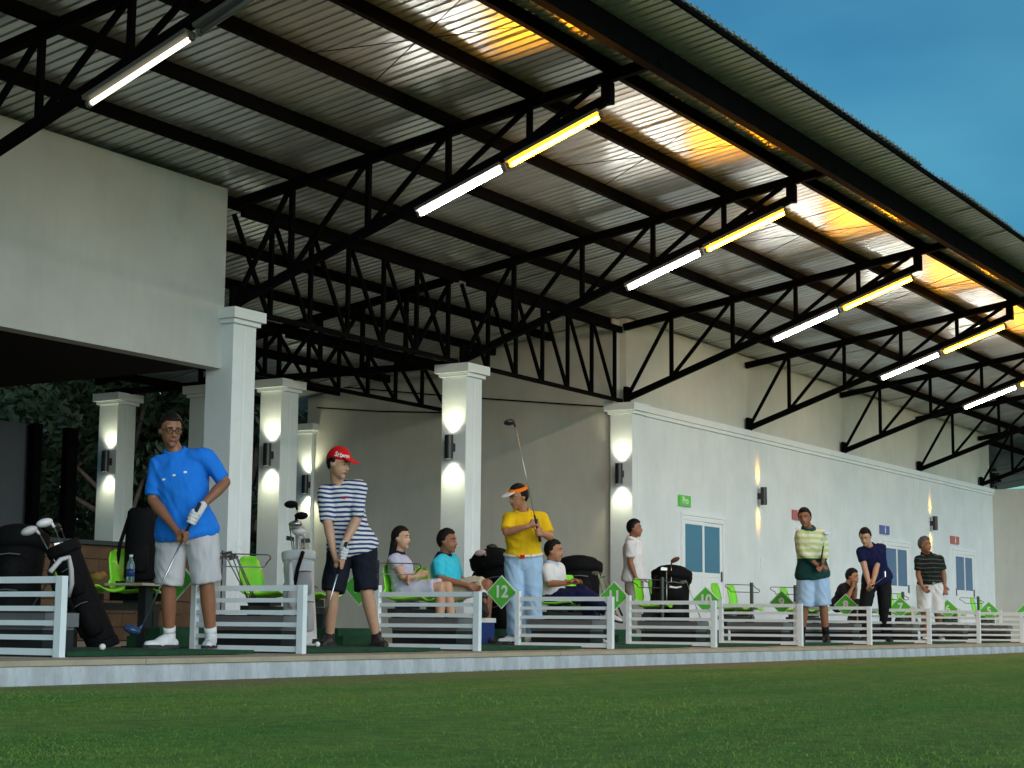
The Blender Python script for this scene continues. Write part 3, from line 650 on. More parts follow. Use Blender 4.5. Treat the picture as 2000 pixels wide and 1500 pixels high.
# ball trays beside the dividers
tr_ = tag(link('ball_tray', None), '', 'tray', 'grey topped ball trays beside the dividers')
MB().box((.0, .03, 0), (.26, .68, .13)).build('tray_base', M['rubber'], tr_, org=LOC)
q = MB().box((-.012, 0, .15), (.27, .72, .235)); q.box((.0, .03, .131), (.26, .69, .149)); q.build('hopper', M['tray_grey'], tr_, org=LOC)
MB().box((-.002, .012, .236), (.26, .705, .242)).build('rim', M['rubber'], tr_, org=LOC)
tl_ = ['grey-topped black ball tray behind the far left divider', 'grey-topped black ball tray behind the divider with the leaning irons', 'grey-topped black ball tray in front of the seated woman', 'grey-topped black ball tray in front of the seated man in the white polo',
       'grey-topped black ball tray right of the number 11 sign', 'grey-topped black ball tray below the number 9 sign', 'grey-topped black ball tray behind the legs of the golfer in the sweater', 'grey-topped ball tray between the navy and black-shirted golfers', 'grey-topped ball tray right of the black-shirted golfer', 'farthest grey-topped ball tray']
for i in range(0, 10):
    o = tr_ if i == 0 else copy_tree(tr_)
    o.location = (Xf(i)+.13, 8.10, .030); o['label'] = tl_[i]
# turf blocks behind the mats
tb = tag(link('turf_step', None), '', 'step', 'dark green turf steps behind the mats')
MB().box((0, 0, 0), (.62, .40, .10)).build('lower_step', M['mat_green'], tb, org=LOC); MB().box((.03, .08, .101), (.59, .40, .17)).build('upper_step', M['mat_green'], tb, org=LOC)
for k, (px, lb) in enumerate(((352, 'dark green turf step behind the legs of the blue golfer'), (690, 'dark green turf step between the feet of the striped golfer'), (975, 'dark green turf step left of the yellow golfer'), (1215, 'dark green turf step below the crossed white shoe'), (1385, 'dark green turf step below the first glass door'))):
    o = tb if k == 0 else copy_tree(tb)
    o.location = (at(px, 1240, Y=9.62).x-.31, 9.5, .003); o['label'] = lb

# bench seats -----------------------------------------------------------------
def shell_mesh():
    # one moulded shell: profile swept across the width with rolled edges
    prof = [(-.235, .445), (-.215, .462), (-.15, .455), (-.05, .438), (.06, .436), (.13, .452), (.165, .49), (.18, .56), (.195, .64), (.212, .72), (.222, .775), (.215, .80)]
    wid = [.17, .20, .215, .22, .22, .215, .21, .205, .20, .185, .15, .09]
    nx = 9; vs = []
    for th in (0, 1):
        for (y, z), w_ in zip(prof, wid):
            for k in range(nx):
                u = -1+2*k/(nx-1); bow = .030*u*u
                if z < .5: p_ = Vector((u*w_, y, z+bow))
                else: p_ = Vector((u*w_, y-bow*1.2, z))
                if th: p_ += Vector((0, .004, -.012)) if z < .47 else Vector((0, .012, -.004))
                vs.append(p_)
    n = len(prof); L = n*nx; fs = []
    for j in range(n-1):
        for k in range(nx-1):
            a = j*nx+k
            fs.append((a, a+1, a+nx+1, a+nx)); fs.append((L+a, L+a+nx, L+a+nx+1, L+a+1))
    for j in range(n-1):
        a = j*nx; fs.append((a, a+nx, L+a+nx, L+a)); b_ = a+nx-1; fs.append((b_, L+b_, L+b_+nx, b_+nx))
    for k in range(nx-1): fs.append((k, L+k, L+k+1, k+1)); q = (n-1)*nx+k; fs.append((q, q+1, L+q+1, L+q))
    me = bpy.data.meshes.new('seat_shell'); me.from_pydata(vs, [], fs); me.materials.append(M['shell']); me.polygons.foreach_set('use_smooth', [True]*len(fs)); return me
shm = shell_mesh()
bench = tag(link('bench_seat', None), '', 'seat', 'lime green shell seats on black beams')
for sx in (-.40, .40):
    o = link('seat_shell', shm, bench); o.location = (sx, 0, 0)
    MB().box((sx-.10, -.09, .36), (sx+.10, .09, .428)).build('seat_bracket', M['beam'], bench, org=LOC)
MB().box((-.78, -.045, .30), (.78, .045, .358)).build('beam', M['beam'], bench, org=LOC)
for sx in (-.62, .62):
    MB().box((sx-.045, -.04, .015), (sx+.045, .04, .299)).build('leg', M['beam'], bench, org=LOC); MB().box((sx-.05, -.25, 0), (sx+.05, .25, .014)).build('foot_plate', M['beam'], bench, org=LOC)
blab = ['pair of lime green seats behind the far left divider', 'pair of lime green seats behind the blue golfer, black backpack beside it', 'pair of lime green seats behind the white golf bag', 'pair of lime green seats under the seated woman and the man in aqua', 'pair of lime green seats under the man in the white polo', 'pair of lime green seats in front of the standing man in white',
        'pair of lime green seats around the number 9 sign', 'pair of lime green seats behind the golfer in the striped sweater', 'pair of lime green seats behind the navy golfer', 'pair of lime green seats behind the black-shirted golfer', 'pair of lime green seats right of the black-shirted golfer', 'last pair of lime green seats at the far right', ]
for k, x in enumerate((7.75, 10.18, 12.38, 14.50, 17.48, 19.72, 22.05, 24.45, 26.75, 29.0, 31.3, 33.6)):
    o = bench if k == 0 else copy_tree(bench)
    o.location = (x, 10.0, .003); o['label'] = blab[k]
    o.rotation_euler.z = R((0, 14, 10, 12, 8, 14, 9, 6, 10, 8, 9, 8)[k])
# club racks --------------------------------------------------------------------
def rack():
    t = tag(link('club_rack', None), '', 'rack', 'wire club racks behind the mats')
    MB().box((-.017, -.017, 0), (.017, .017, .80)).build('post', M['dark_iron'], t, org=LOC)
    MB().box((-.13, -.13, 0), (.13, .13, .015)).build('base_plate', M['dark_iron'], t, org=LOC)
    pts = []; W, H, r = .36, .10, .03
    for cx, cz, a0 in ((W-r, H-r, 0), (-W+r+.2, H-r, 90), (-W+r+.2, r, 180), (W-r, r, 270)):
        for a in (0, 30, 60, 90): pts.append((cx+r*math.cos(R(a0+a)), -.02-.10*(cz > H/2), .67+cz+r*math.sin(R(a0+a))))
    MB().tube(pts, .0055, 5, closed=True).build('wire_loop', M['dark_iron'], t, org=LOC); return t
rk = rack()
for k, (px, lb) in enumerate(((436, 'wire club rack holding the irons in front of the white column'), (742, 'wire club rack left of the seated woman'), (1293, 'wire club rack behind the black bag by the first door'), (1468, 'empty wire club rack right of the first door'), (1553, 'wire club rack left of the golfer in the striped sweater'), (1763, 'wire club rack right of the navy golfer'), (1910, 'wire club rack farther right of the last golfer'))):
    o = rk if k == 0 else copy_tree(rk)
    p = at(px, 1150, Y=9.6); o.location = (p.x, 9.6, .003); o['label'] = lb; o.rotation_euler.z = R(180-25)
    if k < 2: o.rotation_euler.z = R(-30)

# golf clubs ----------------------------------------------------------------------
def club(p_grip, p_head, label, kind='iron', head_dir=None, group=None, grip_len=.27, hm=None, sr=.0065):
    """shaft from the butt of the grip to the hosel, with a head"""
    p0 = Vector(p_grip); p1 = Vector(p_head); t = _thing('golf_club', label, 'golf club', p0, group); d = (p1-p0).normalized()
    MB().cone(p0, p0+d*grip_len, .0135, .010, 8).build('grip', M['grip'], t, True, org=p0)
    MB().cone(p0+d*(grip_len+.001), p1, sr, sr*.7, 8).build('shaft', M['chrome'], t, True, org=p0)
    h = Vector(head_dir) if head_dir is not None else d.orthogonal(); h = (h-d*h.dot(d)*.8).normalized(); s = h.cross(d).normalized()
    b = MB()
    if kind == 'iron':
        a0 = p1; q = [(0,-.012,.004),(0,.012,-.002),(.085,.018,.0),(.078,-.045,.004)]
        vs = [a0+h*x+d*(-y)+s*z for z in (-.007, .007) for x, y, _ in [(q[0]),(q[1]),(q[3]),(q[2])]]
        vs = [a0+h*x+d*y+s*z for z in (-.004, .004) for x, y in ((-.008,-.022),(-.008,.012),(.066,.022),(.074,-.016))]
        b.add(vs, [(0,1,2,3),(7,6,5,4),(0,4,5,1),(1,5,6,2),(2,6,7,3),(3,7,4,0)]); b.build('club_head', hm or M['chrome'], t, org=p0)
    else:
        b.ball(p1+h*.052+d*.012, (.062, .052, .033), 14, 8, frame=(h, s, d)); b.cone(p1-d*.04, p1+d*.01+h*.01, .009, .014, 8); b.build('club_head', hm or M['driver_blue'], t, True, org=p0)
    return t
RH3, TH3 = RH, TH
# irons leaning in the first rack
for k, (hx, hy, gx, gy, lb) in enumerate(((441, 1086, 497, 1192, 'iron with its head farthest left in the wire rack'), (451, 1078, 492, 1196, 'iron with the highest dark head in the wire rack'), (459, 1083, 503, 1190, 'iron with a bright shaft in the wire rack'), (463, 1087, 507, 1188, 'iron farthest right in the wire rack'))):
    h = at(hx, hy, Y=9.47+.02*k); g = at(gx, gy, Y=9.90+.02*k); g = h+(g-h)*1.02
    club(g, h, lb, 'iron', head_dir=-RH*1.0+TH*.3-ZV*.3, group='irons leaning in the rack', grip_len=.26)
# golf bags ---------------------------------------------------------------------------
def golf_bag(name, label, base, top, r, body, trim, pocket, cat='golf bag', legs=None, strap=True, front=None, hood=False):
    p0 = Vector(base); p1 = Vector(top); d = (p1-p0).normalized(); Hh = (p1-p0).length
    f = (Vector(front) if front is not None else TH.copy()); f = (f-d*f.dot(d)).normalized(); s = f.cross(d).normalized()
    t = _thing(name, label, cat, p0, 'golf bags')
    pt = lambda h, a, b_: p0+d*h*Hh+f*a*r+s*b_*r
    MB().loft([(p0+d*Hh*h, r*w_, r*w_*.86) for h, w_ in ((.05,.92),(.1,1),(.35,.98),(.6,.94),(.85,.98),(.93,1.0))], s, f, 20).build('bag_body', body, t, True, org=p0)
    MB().loft([(p0+d*Hh*h, r*w_, r*w_*.88) for h, w_ in ((0,1.0),(.02,1.06),(.075,1.06),(.085,1.0))], s, f, 20).build('bag_base', trim, t, True, org=p0)
    tb_ = MB().loft([(p0+d*Hh*h, r*w_, r*w_*.9) for h, w_ in ((.90,1.05),(.92,1.1),(.99,1.12),(1.0,1.08),(1.001,.95),(.96,.93))], s, f, 20)
    tb_.build('bag_collar', trim, t, True, org=p0)
    if hood: MB().loft([(p0+d*Hh*h+f*.02*r, r*w_, r*w_*.9) for h, w_ in ((.86,1.06),(.93,1.12),(1.0,1.02),(1.05,.8),(1.075,.5),(1.08,.2))], s, f, 18).build('rain_hood', body, t, True, org=p0)
    for lo_, hi_, wd_, dp in ((.14, .46, .62, 1.30), (.52, .78, .55, 1.18)):
        MB().tube([pt(hi_-.02, dp-.02, -wd_*.7), pt(hi_-.012, dp+.0, 0), pt(hi_-.02, dp-.02, wd_*.7)], .006, 4).build('zip', M['dark_iron'], t, org=p0)
        MB().loft([(pt(h, .62, 0), r*wd_*w_, r*(dp-.62)*w_) for h, w_ in ((lo_,.6),(lo_+.02,.95),((lo_+hi_)/2,1.05),(hi_-.03,.9),(hi_,.55))], s, f, 14).build('pocket', pocket, t, True, org=p0)
    MB().loft([(pt(h, .1, .72), r*.42*w_, r*.55*w_) for h, w_ in ((.16,.6),(.18,.95),(.4,1.05),(.66,.95),(.7,.55))], s, f, 12).build('side_pocket', body, t, True, org=p0)
    if strap:
        MB().tube([pt(.90, .55, .75), pt(.80, 1.35, 1.05), pt(.62, 1.55, 1.1), pt(.5, 1.0, 1.0), pt(.46, .6, .85)], [.012, .02, .024, .02, .012], 6).build('strap', trim, t, True, org=p0)
    if legs:
        for s_ in (-1, 1): MB().tube([pt(.88, -.7, s_*.5), Vector(legs)+s*s_*.17], .0085, 5).build('stand_leg', M['dark_iron'], t, org=p0)
    return t, pt, d, f, s
def bag_club(pt, d, f, s, a, b_, ln, label, kind, hm=None, lean=(0, 0), head=None):
    g = pt(.30, a*.3, b_*.3); dd = (d+f*(a*.10+lean[0])+s*(b_*.10+lean[1])).normalized(); tip = pt(1.0, a*.5, b_*.5)+dd*ln
    return club(tip-dd*.95, tip, label, kind, head_dir=head if head is not None else f*.3+s*(1 if b_ > 0 else -1), hm=hm, group='clubs standing in the bags')
# white stand bag
b0 = at(590, 1240, Y=9.45); b1 = at(583, 1078, Y=9.55); b0.z = .01
t, pt, d, f, s = golf_bag('golf_bag', 'white and grey golf bag full of clubs behind the divider, left of the red-capped golfer', b0, b1, .135, M['bag_white'], M['bag_white'], M['bag_grey'], front=TH+RH*.5)
MB().tube([pt(.97, 1.12, .1), pt(.8, 1.3, .55), pt(.62, 1.4, .85)], .02, 6).build('black_strap', M['bag_black'], t, True, org=b0)
MB().ball(pt(.50, 1.25, .95), (.05, .05, .105), 10, 8).build('pouch', M['bag_grey'], t, True, org=b0)
for k, (a, b_, ln, lb, hm, hx) in enumerate(((-.4, -.8, .20, 'club under a pale pink head cover in the white bag', M['pink_cover'], -1), (.2, -.7, .16, 'club with pale head, lower left in the white bag', M['bag_white'], -1), (-.5, -.2, .42, 'tallest black-covered club in the white bag', M['bag_black'], -1), (.1, .2, .30, 'curved black-covered club at the middle of the white bag', M['bag_black'], 1), (.3, .9, .22, 'club with a silver head at the right of the white bag', M['chrome'], 1))):
    bag_club(pt, d, f, s, a, b_, ln, lb, 'wood', hm, head=RH*hx+TH*.2)
for k, (a, b_, ln) in enumerate(((.0, -.45, .10), (-.2, .5, .12))):
    bag_club(pt, d, f, s, a, b_, ln, ('iron at the left rim of the white bag', 'iron at the right rim of the white bag')[k], 'iron', M['lamp_black'])
# black stand bag at far left
b0 = at(205, 1262, Y=9.3); b0.z = .01; b1 = at(120, 1062, Y=9.55)
t, pt, d, f, s = golf_bag('golf_bag', 'black stand bag leaning left behind the far left divider', b0, b1, .115, M['bag_black'], M['bag_black'], M['bag_black'], legs=at(60, 1240, Y=9.9))
MB().tube([at(98, 1117, Y=9.2), at(118, 1093, Y=9.2), at(134, 1088, Y=9.2), at(139, 1112, Y=9.2), at(140, 1140, Y=9.25), at(133, 1165, Y=9.3)], .018, 6).build('grey_handle', M['bag_grey'], t, True, org=b0)
for k, (px, py, lb, hm, kd) in enumerate(((102, 1020, 'club with a white head cover in the black bag at far left', M['bag_white'], 'wood'), (72, 1034, 'club with a grey head in the black bag at far left', M['bag_grey'], 'wood'), (125, 1062, 'iron with a bright head in the black bag at far left', M['chrome'], 'iron'), (147, 1064, 'iron nearest the green seat in the black bag at far left', M['chrome'], 'iron'), (118, 1030, 'black headed club in the black bag at far left', M['lamp_black'], 'wood'))):
    tip = at(px, py, Y=9.6+.03*k); club(tip+(b0-tip).normalized()*.9, tip, lb, kd, head_dir=-RH+TH*.3, hm=hm, group='clubs standing in the bags')
b0 = at(20, 1240, Y=10.0); b0.z = .01; b1 = at(40, 1045, Y=10.1)
golf_bag('golf_bag', 'big black golf bag at the left edge behind the far left divider', b0, b1, .2, M['bag_black'], M['bag_black'], M['bag_black'], hood=True)
# black bag left of the yellow golfer
b0 = at(985, 1250, Y=9.75); b0.z = .01; b1 = at(957, 1085, Y=9.85)
t, pt, d, f, s = golf_bag('golf_bag', 'bulky black golf bag between the aqua-shirted man and the yellow golfer', b0, b1, .20, M['bag_black'], M['bag_black'], M['bag_black'], hood=True)
for k, (px, py, lb, hm, kd) in enumerate(((948, 1080, 'pink covered club in the black bag left of the yellow golfer', M['pink_cover'], 'wood'), (970, 1070, 'black headed club in the bag left of the yellow golfer', M['lamp_black'], 'wood'), (984, 1075, 'silver headed iron in the bag left of the yellow golfer', M['chrome'], 'iron'))):
    tip = at(px, py, Y=9.8); club(tip+(b0-tip).normalized()*.9, tip, lb, kd, head_dir=-RH+TH*.3, hm=hm, group='clubs standing in the bags')
# black bag right of the man in the white polo
b0 = at(1130, 1255, Y=10.5); b0.z = .01; b1 = at(1130, 1100, Y=10.6)
t, pt, d, f, s = golf_bag('golf_bag', 'bulky black golf bag beside the seated man in the white polo', b0, b1, .27, M['bag_black'], M['bag_black'], M['bag_black'], hood=True)
tip = at(1134, 1094, Y=10.5); club(tip-ZV*.9, tip, 'driver with a blue and silver head in the bag beside the white polo man', 'wood', head_dir=-RH+TH*.3, hm=M['chrome'], group='clubs standing in the bags')
for k, (hx, hy, gx, gy) in enumerate(((1168, 1118, 1185, 1200), (1174, 1120, 1200, 1190), (1180, 1126, 1212, 1195))):
    h = at(hx, hy, Y=9.7); g = at(gx, gy, Y=9.85)
    club(h+(g-h).normalized()*.88, h, ('iron leaning left of the number 11 sign, nearest the black bag', 'middle iron leaning behind the number 11 sign', 'iron leaning behind the number 11 sign, nearest the post')[k], 'iron', head_dir=-RH, group='irons leaning in the rack')
# black bag with brown cover by the first door
b0 = at(1310, 1252, Y=9.8); b0.z = .01; b1 = at(1312, 1118, Y=9.9)
t, pt, d, f, s = golf_bag('golf_bag', 'black golf bag with a brown head cover in front of the first door', b0, b1, .235, M['bag_black'], M['bag_black'], M['bag_black'], hood=True)
MB().tube([at(1308, 1146, Y=9.5), at(1320, 1148, Y=9.5), at(1330, 1146, Y=9.5)], .012, 5).build('white_handle', M['bag_white'], t, True, org=b0)
for k, (px, py, lb, hm, kd, hd) in enumerate(((1311, 1098, 'club under a fat brown head cover in the bag by the first door', M['brown_cover'], 'wood', RH*.5+ZV*.9), (1302, 1111, 'silver iron pointing left in the bag by the first door', M['chrome'], 'iron', -RH), (1324, 1114, 'dark iron pointing right in the bag by the first door', M['driver_blue'], 'iron', RH))):
    tip = at(px, py, Y=9.8); club(tip-ZV*.9, tip, lb, kd, head_dir=hd, hm=hm, group='clubs standing in the bags')
h = at(1340, 1135, Y=9.65); g = at(1378, 1232, Y=9.5); club(h+(g-h).normalized()*.95, h, 'iron leaning against the seat in front of the number 10 sign', 'iron', head_dir=-RH, group='irons leaning in the rack')
# balls on the mats
for px, py, Y, lb in ((200, 1262, 8.25, 'white golf ball on the mat in front of the blue golfer'), (620, 1259, 8.55, 'white golf ball at the club head of the red-capped golfer')):
    p = at(px, py, Y=Y); p.z = .052
    o = MB().ball(p, .0214, 16, 12).build('golf_ball', M['ball'], None, True, org=p); o.location = p; tag(o, lb, 'ball', 'golf balls')
    t = MB().cone((p.x, p.y, .0292), (p.x, p.y, .035), .012, .012, 10).build('tee_peg', M['rubber']); tag(t, 'rubber tee under the ball of the ' + ('blue' if px < 300 else 'red-capped') + ' golfer', 'tee')
# brick counter, table and things on it -----------------------------------------------------
xl, xr = 5.2, at(388, 1100, Y=14.2).x
bc = thing('brick_counter', 'tan brick counter with a dark top behind the blue golfer', 'counter', (xl, 14.2, 0))
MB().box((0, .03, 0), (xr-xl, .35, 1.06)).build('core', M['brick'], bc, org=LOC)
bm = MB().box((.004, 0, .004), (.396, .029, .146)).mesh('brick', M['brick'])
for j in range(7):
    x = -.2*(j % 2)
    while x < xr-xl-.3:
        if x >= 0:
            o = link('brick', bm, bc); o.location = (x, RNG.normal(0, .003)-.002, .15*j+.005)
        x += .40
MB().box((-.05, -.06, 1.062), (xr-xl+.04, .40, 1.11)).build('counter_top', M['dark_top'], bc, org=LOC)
p = at(285, 1140, Y=9.75)
tb2 = thing('side_table', 'small table with a pale top under the bottle, behind the blue golfer', 'table', (p.x, 9.75, 0))
MB().box((-.25, -.2, p.z-.02), (.25, .2, p.z)).build('table_top', M['wood'], tb2, org=LOC); MB().box((-.04, -.04, .02), (.04, .04, p.z-.021)).build('table_leg', M['beam'], tb2, org=LOC); MB().box((-.17, -.17, 0), (.17, .17, .019)).build('table_foot', M['beam'], tb2, org=LOC)
zt = p.z
pb = at(254, 1139, Y=9.72); t = thing('water_bottle', 'clear water bottle with blue label on the small table', 'bottle', (pb.x, 9.72, zt))
MB().loft([((0,0,z), r, r) for z, r in ((0,.028),(.01,.032),(.13,.032),(.16,.026),(.185,.014),(.20,.013))], Vector((1,0,0)), Vector((0,1,0)), 14).build('bottle_body', M['bottle'], t, True, org=LOC)
MB().cone((0,0,.05), (0,0,.11), .0328, .0328, 14).build('bottle_label', M['blue_plastic'], t, True, org=LOC); MB().cone((0,0,.201), (0,0,.22), .015, .015, 12).build('cap', M['white_ink'], t, True, org=LOC)
pk = at(272, 1135, Y=10.15); bp_ = thing('backpack', 'tall black backpack standing behind the small table left of the blue golfer', 'bag', (pk.x, 10.15, zt+.03))
zt2 = at(272, 992, Y=10.15).z-zt-.03
MB().loft([((0,0,zt2*h), .13*w_, .10*w_) for h, w_ in ((0,.85),(.05,1.0),(.5,1.0),(.8,.95),(.95,.9),(1,.7))], RH, TH, 16).build('pack_body', M['bag_black'], bp_, True, org=LOC)
MB().loft([(TH*.10+ZV*zt2*h, .09*w_, .05*w_) for h, w_ in ((.12,.8),(.15,1),(.45,1),(.5,.7))], RH, TH, 12).build('front_pocket', M['bag_black'], bp_, True, org=LOC)
MB().tube([-RH*.10+ZV*zt2*.9, -RH*.17+ZV*zt2*.5, -RH*.20+ZV*.02], .018, 6).build('strap', M['bag_black'], bp_, True, org=LOC)
MB().box((-.18, -.15, -.16-zt*.0), (.18, .15, -.002)).build('base_box', M['bag_black'], bp_, org=LOC)
pg = at(192, 1126, Y=9.85); t = MB().ball(pg, (.06, .05, .035), 12, 8).ball(pg+RH*.03+ZV*.012, (.035, .035, .03), 10, 8).build('sun_hat', M['brown_cover'], None, True, org=pg); t.location = pg; t.data.materials[0] = mat('tan_straw', (.32, .17, .03), .8, var=.2, vscale=30); tag(t, 'crumpled tan hat on the green seat left of the counter', 'hat')
pc = at(428, 1232, Y=9.35); t = thing('yellow_bucket', 'small yellow ball bucket behind the foot of the blue golfer', 'bucket', (pc.x, pc.y, .01))
MB().loft([((0,0,z), r, r) for z, r in ((0,.05),(.15,.065),(.155,.068),(.156,.06),(.03,.045))], Vector((1,0,0)), Vector((0,1,0)), 14).build('bucket_body', M['yellow_plastic'], t, True, org=LOC)
pc = at(936, 1224, Y=9.55); t = thing('cooler_box', 'blue cooler with a white lid right of the seated woman and man', 'cooler', (pc.x, pc.y, .005))
MB().box((-.13, -.10, 0), (.13, .10, .23)).build('cooler_body', M['blue_plastic'], t, org=LOC); MB().box((-.14, -.11, .231), (.14, .11, .275)).build('lid', M['white_ink'], t, org=LOC)

# ================================================================== PEOPLE
def hand_grip(b, W, G, A, flip=1, k=1.0):
    """palm, thumb and four bent fingers closed round a shaft through G along A"""
    A = A.normalized(); rd = (W-G); rd = rd-A*rd.dot(A)
    rd = rd.normalized() if rd.length > 1e-3 else A.orthogonal().normalized(); tn = A.cross(rd)*flip
    pc = G+rd*.034*k
    b.capsule(W, pc, .027*k, .026*k, 10); b.capsule(pc-A*.026*k, pc+A*.026*k, .024*k, .023*k, 10)
    for i, (ln, rr) in enumerate(((250, .0098), (262, .0103), (255, .0100), (230, .0090))):
        o = A*(-.032+.0215*i)*k; pts = []
        for t in (0, .25, .5, .75, 1): a = R(25+t*ln*.8); pts.append(G+o+(rd*math.cos(a)+tn*math.sin(a))*.0265*k)
        for p0, p1 in zip(pts, pts[1:]): b.capsule(p0, p1, rr*k, rr*k*.96, 8)
    t0 = pc+tn*-.018*k-A*.01*k; t1 = G-tn*.026*k-A*.03*k; t2 = G-tn*.012*k-rd*.022*k-A*.045*k
    b.capsule(t0, t1, .0125*k, .0115*k, 8); b.capsule(t1, t2, .0115*k, .0095*k, 8)
def hand_relaxed(b, W, D, N, k=1.0, curl=1.0):
    D = D.normalized(); N = (N-D*N.dot(D)).normalized(); S = D.cross(N)
    b.capsule(W, W+D*.03*k, .026*k, .027*k, 10)
    for i in range(4): b.capsule(W+D*.02*k+S*(-.016+.0107*i)*k, W+D*.085*k+S*(-.031+.0207*i)*k, .014*k, .0125*k, 8)
    for i, (ln, rr) in enumerate(((.068, .0092), (.078, .0098), (.073, .0095), (.056, .0085))):
        p = W+D*.087*k+S*(-.031+.0207*i)*k; a = 12*curl; L = ln*k
        for fr in (.45, .32, .25):
            dd = D*math.cos(R(a))+N*math.sin(R(a)); q = p+dd*L*fr; b.capsule(p, q, rr*k, rr*.93*k, 8); p = q; a += 24*curl
    p = W+D*.025*k-S*.024*k; q = p+(D*.65-S*.62+N*.3).normalized()*.045*k; q2 = q+(D*.85-S*.1+N*.4).normalized()*.036*k
    b.capsule(p, q, .0135*k, .0115*k, 8); b.capsule(q, q2, .0112*k, .0092*k, 8)
def ring(c, lat, fwd, a, b_, n=20): return [c+lat*a*math.cos(2*math.pi*i/n)+fwd*b_*math.sin(2*math.pi*i/n) for i in range(n)]
def dirv(t): return (RH*t[0]+TH*t[1]+ZV*(t[2] if len(t) > 2 else 0)).normalized()

def person(label, d0, zf, J, CF, HF, skin='skin', shirt='white_cloth', sleeve=.55, hem='tuck', low='shorts', lowm='beige_shorts', lowend=1.0,
           shoe='shoe_white', k=1.0, bulk=1.0, voxel=.008, hair='hair', hat=None, hands=None, glove=None, collar=None, belt=None, sock=None, head_k=1.0, lean=(0,0), wide=1.0, legs=True, long_hair=False, glasses=False, group=None):
    P = {n: at(v[0], v[1], dep=d0-(v[2] if len(v) > 2 else 0)) for n, v in J.items()}
    for s_ in 'AB':
        if 'raise'+s_ in J: pass
        elif legs:
            P['an'+s_].z = zf+.085*k; P['to'+s_].z = zf+.035*k
    base = (P['anA']+P['anB'])/2; base.z = zf
    t = _thing('person', label, 'person', base, group); vc = voxel*1.25
    N = P['nk']; hipc = (P['hiA']+P['hiB'])/2; shc = (P['shA']+P['shB'])/2
    slat = (P['shB']-P['shA']).normalized(); hlat = (P['hiB']-P['hiA']).normalized()
    cf = dirv(CF)
    up_ = (N-hipc).normalized()
    sl_ = (slat-up_*slat.dot(up_)).normalized(); cf_ = (cf-up_*cf.dot(up_)-sl_*cf.dot(sl_)).normalized()
    hl_ = (hlat-up_*hlat.dot(up_)).normalized()
    sw = (P['shB']-P['shA']).length/2
    def spine(f): return hipc.lerp(N, f)
    def torso(b, e, f0=-.12, f1=1.0, flare=0.0):
        prof = [(-.14,.150,.105),(-.02,.172,.122),(.12,.165,.122),(.28,.150,.115),(.45,.158,.122),(.62,.172,.127),(.76,.178,.120),(.86,.170,.100),(.94,.115,.078),(1.0,.060,.058)]
        rg = []
        fs = [p_[0] for p_ in prof]
        pts = [f0]+[f for f in fs if f0 < f < f1]+[f1]
        for f in pts:
            a = np.interp(f, fs, [p_[1] for p_ in prof]); c = np.interp(f, fs, [p_[2] for p_ in prof])
            q = (a*k*bulk+e+flare*max(0, .35-f), c*k*bulk+e+flare*max(0, .35-f))
            rg.append((spine(f)+cf_*(.02*k*math.sin(max(0, min(1, f))*3.14)*(bulk-.6)), q[0], q[1]))
        lat = (sl_*.6+hl_*.4); lat = (lat-up_*lat.dot(up_)).normalized()
        fw_ = (cf_-lat*cf_.dot(lat)).normalized()
        b.loft(rg, lat, fw_, 22)
    # ---- skin: one continuous body
    b = MB(); torso(b, 0)
    for s_ in 'AB':
        b.capsule(P['sh'+s_], P['el'+s_], .050*k*bulk**.5, .040*k, 12); mid = P['el'+s_].lerp(P['wr'+s_], .35)
        b.capsule(P['el'+s_], mid, .040*k, .042*k*bulk**.3, 12); b.capsule(mid, P['wr'+s_], .042*k*bulk**.3, .026*k, 12)
        b.capsule(shc.lerp(P['sh'+s_], .45), P['sh'+s_], .062*k, .054*k, 12)
        if legs:
            b.capsule(P['hi'+s_], P['kn'+s_], .088*k*bulk**.6, .056*k, 14); cm = P['kn'+s_].lerp(P['an'+s_], .32)
            b.capsule(P['kn'+s_], cm, .055*k, .056*k, 12); b.capsule(cm, P['an'+s_], .056*k, .036*k, 12)
            ft = (P['to'+s_]-P['an'+s_]); b.capsule(P['an'+s_]-ft.cross(ft.orthogonal())*0-(ZV*.034*k if 'raise'+s_ not in J else ZV*0), P['an'+s_]+ft*.55-(ZV*.012*k if 'raise'+s_ not in J else ZV*0), .030*k, .020*k, 10)
        hd = (hands or {}).get(s_)
        if not (glove and s_ in glove):
            (hand_grip if hd and hd[0] == 'grip' else hand_relaxed)(b, P['wr'+s_], *(hd[1:] if hd else (P['ha'+s_]-P['wr'+s_], cf*.6-ZV*.1)), k=k)
    H = P['hd']; F = dirv(HF); U0 = (ZV+RH*lean[0]+TH*lean[1]).normalized(); S = F.cross(U0).normalized(); U = S.cross(F).normalized(); fr = (S, F, U); hk = k*head_k
    hp = lambda s_, f, u: H+(S*s_+F*f+U*u)*hk
    b.capsule(N-up_*.03, hp(0, -.015, -.055), .058*hk*bulk**.3, .052*hk, 14)
    b.ball(hp(0, -.002, .018), tuple(x*hk for x in (.076, .096, .100)), 20, 14, frame=fr); b.ball(hp(0, .022, -.032), tuple(x*hk for x in (.064, .074, .082)), 18, 12, frame=fr)
    b.ball(hp(0, .066, -.095), .027*hk, 10, 8); b.capsule(hp(0, .092, .002), hp(0, .108, -.030), .009*hk, .0135*hk, 8); b.capsule(hp(-.013, .097, -.034), hp(.013, .097, -.034), .0095*hk, .0095*hk, 8)
    b.capsule(hp(-.045, .074, .030), hp(.045, .074, .030), .014*hk, .014*hk, 8); b.capsule(hp(-.02, .088, -.060), hp(.02, .088, -.060), .010*hk, .010*hk, 8)
    for e in (-1, 1): b.ball(hp(e*.076, -.005, -.005), tuple(x*hk for x in (.012, .024, .032)), 10, 8, frame=fr)
    organic(b, 'body', M[skin], t, voxel, 3)
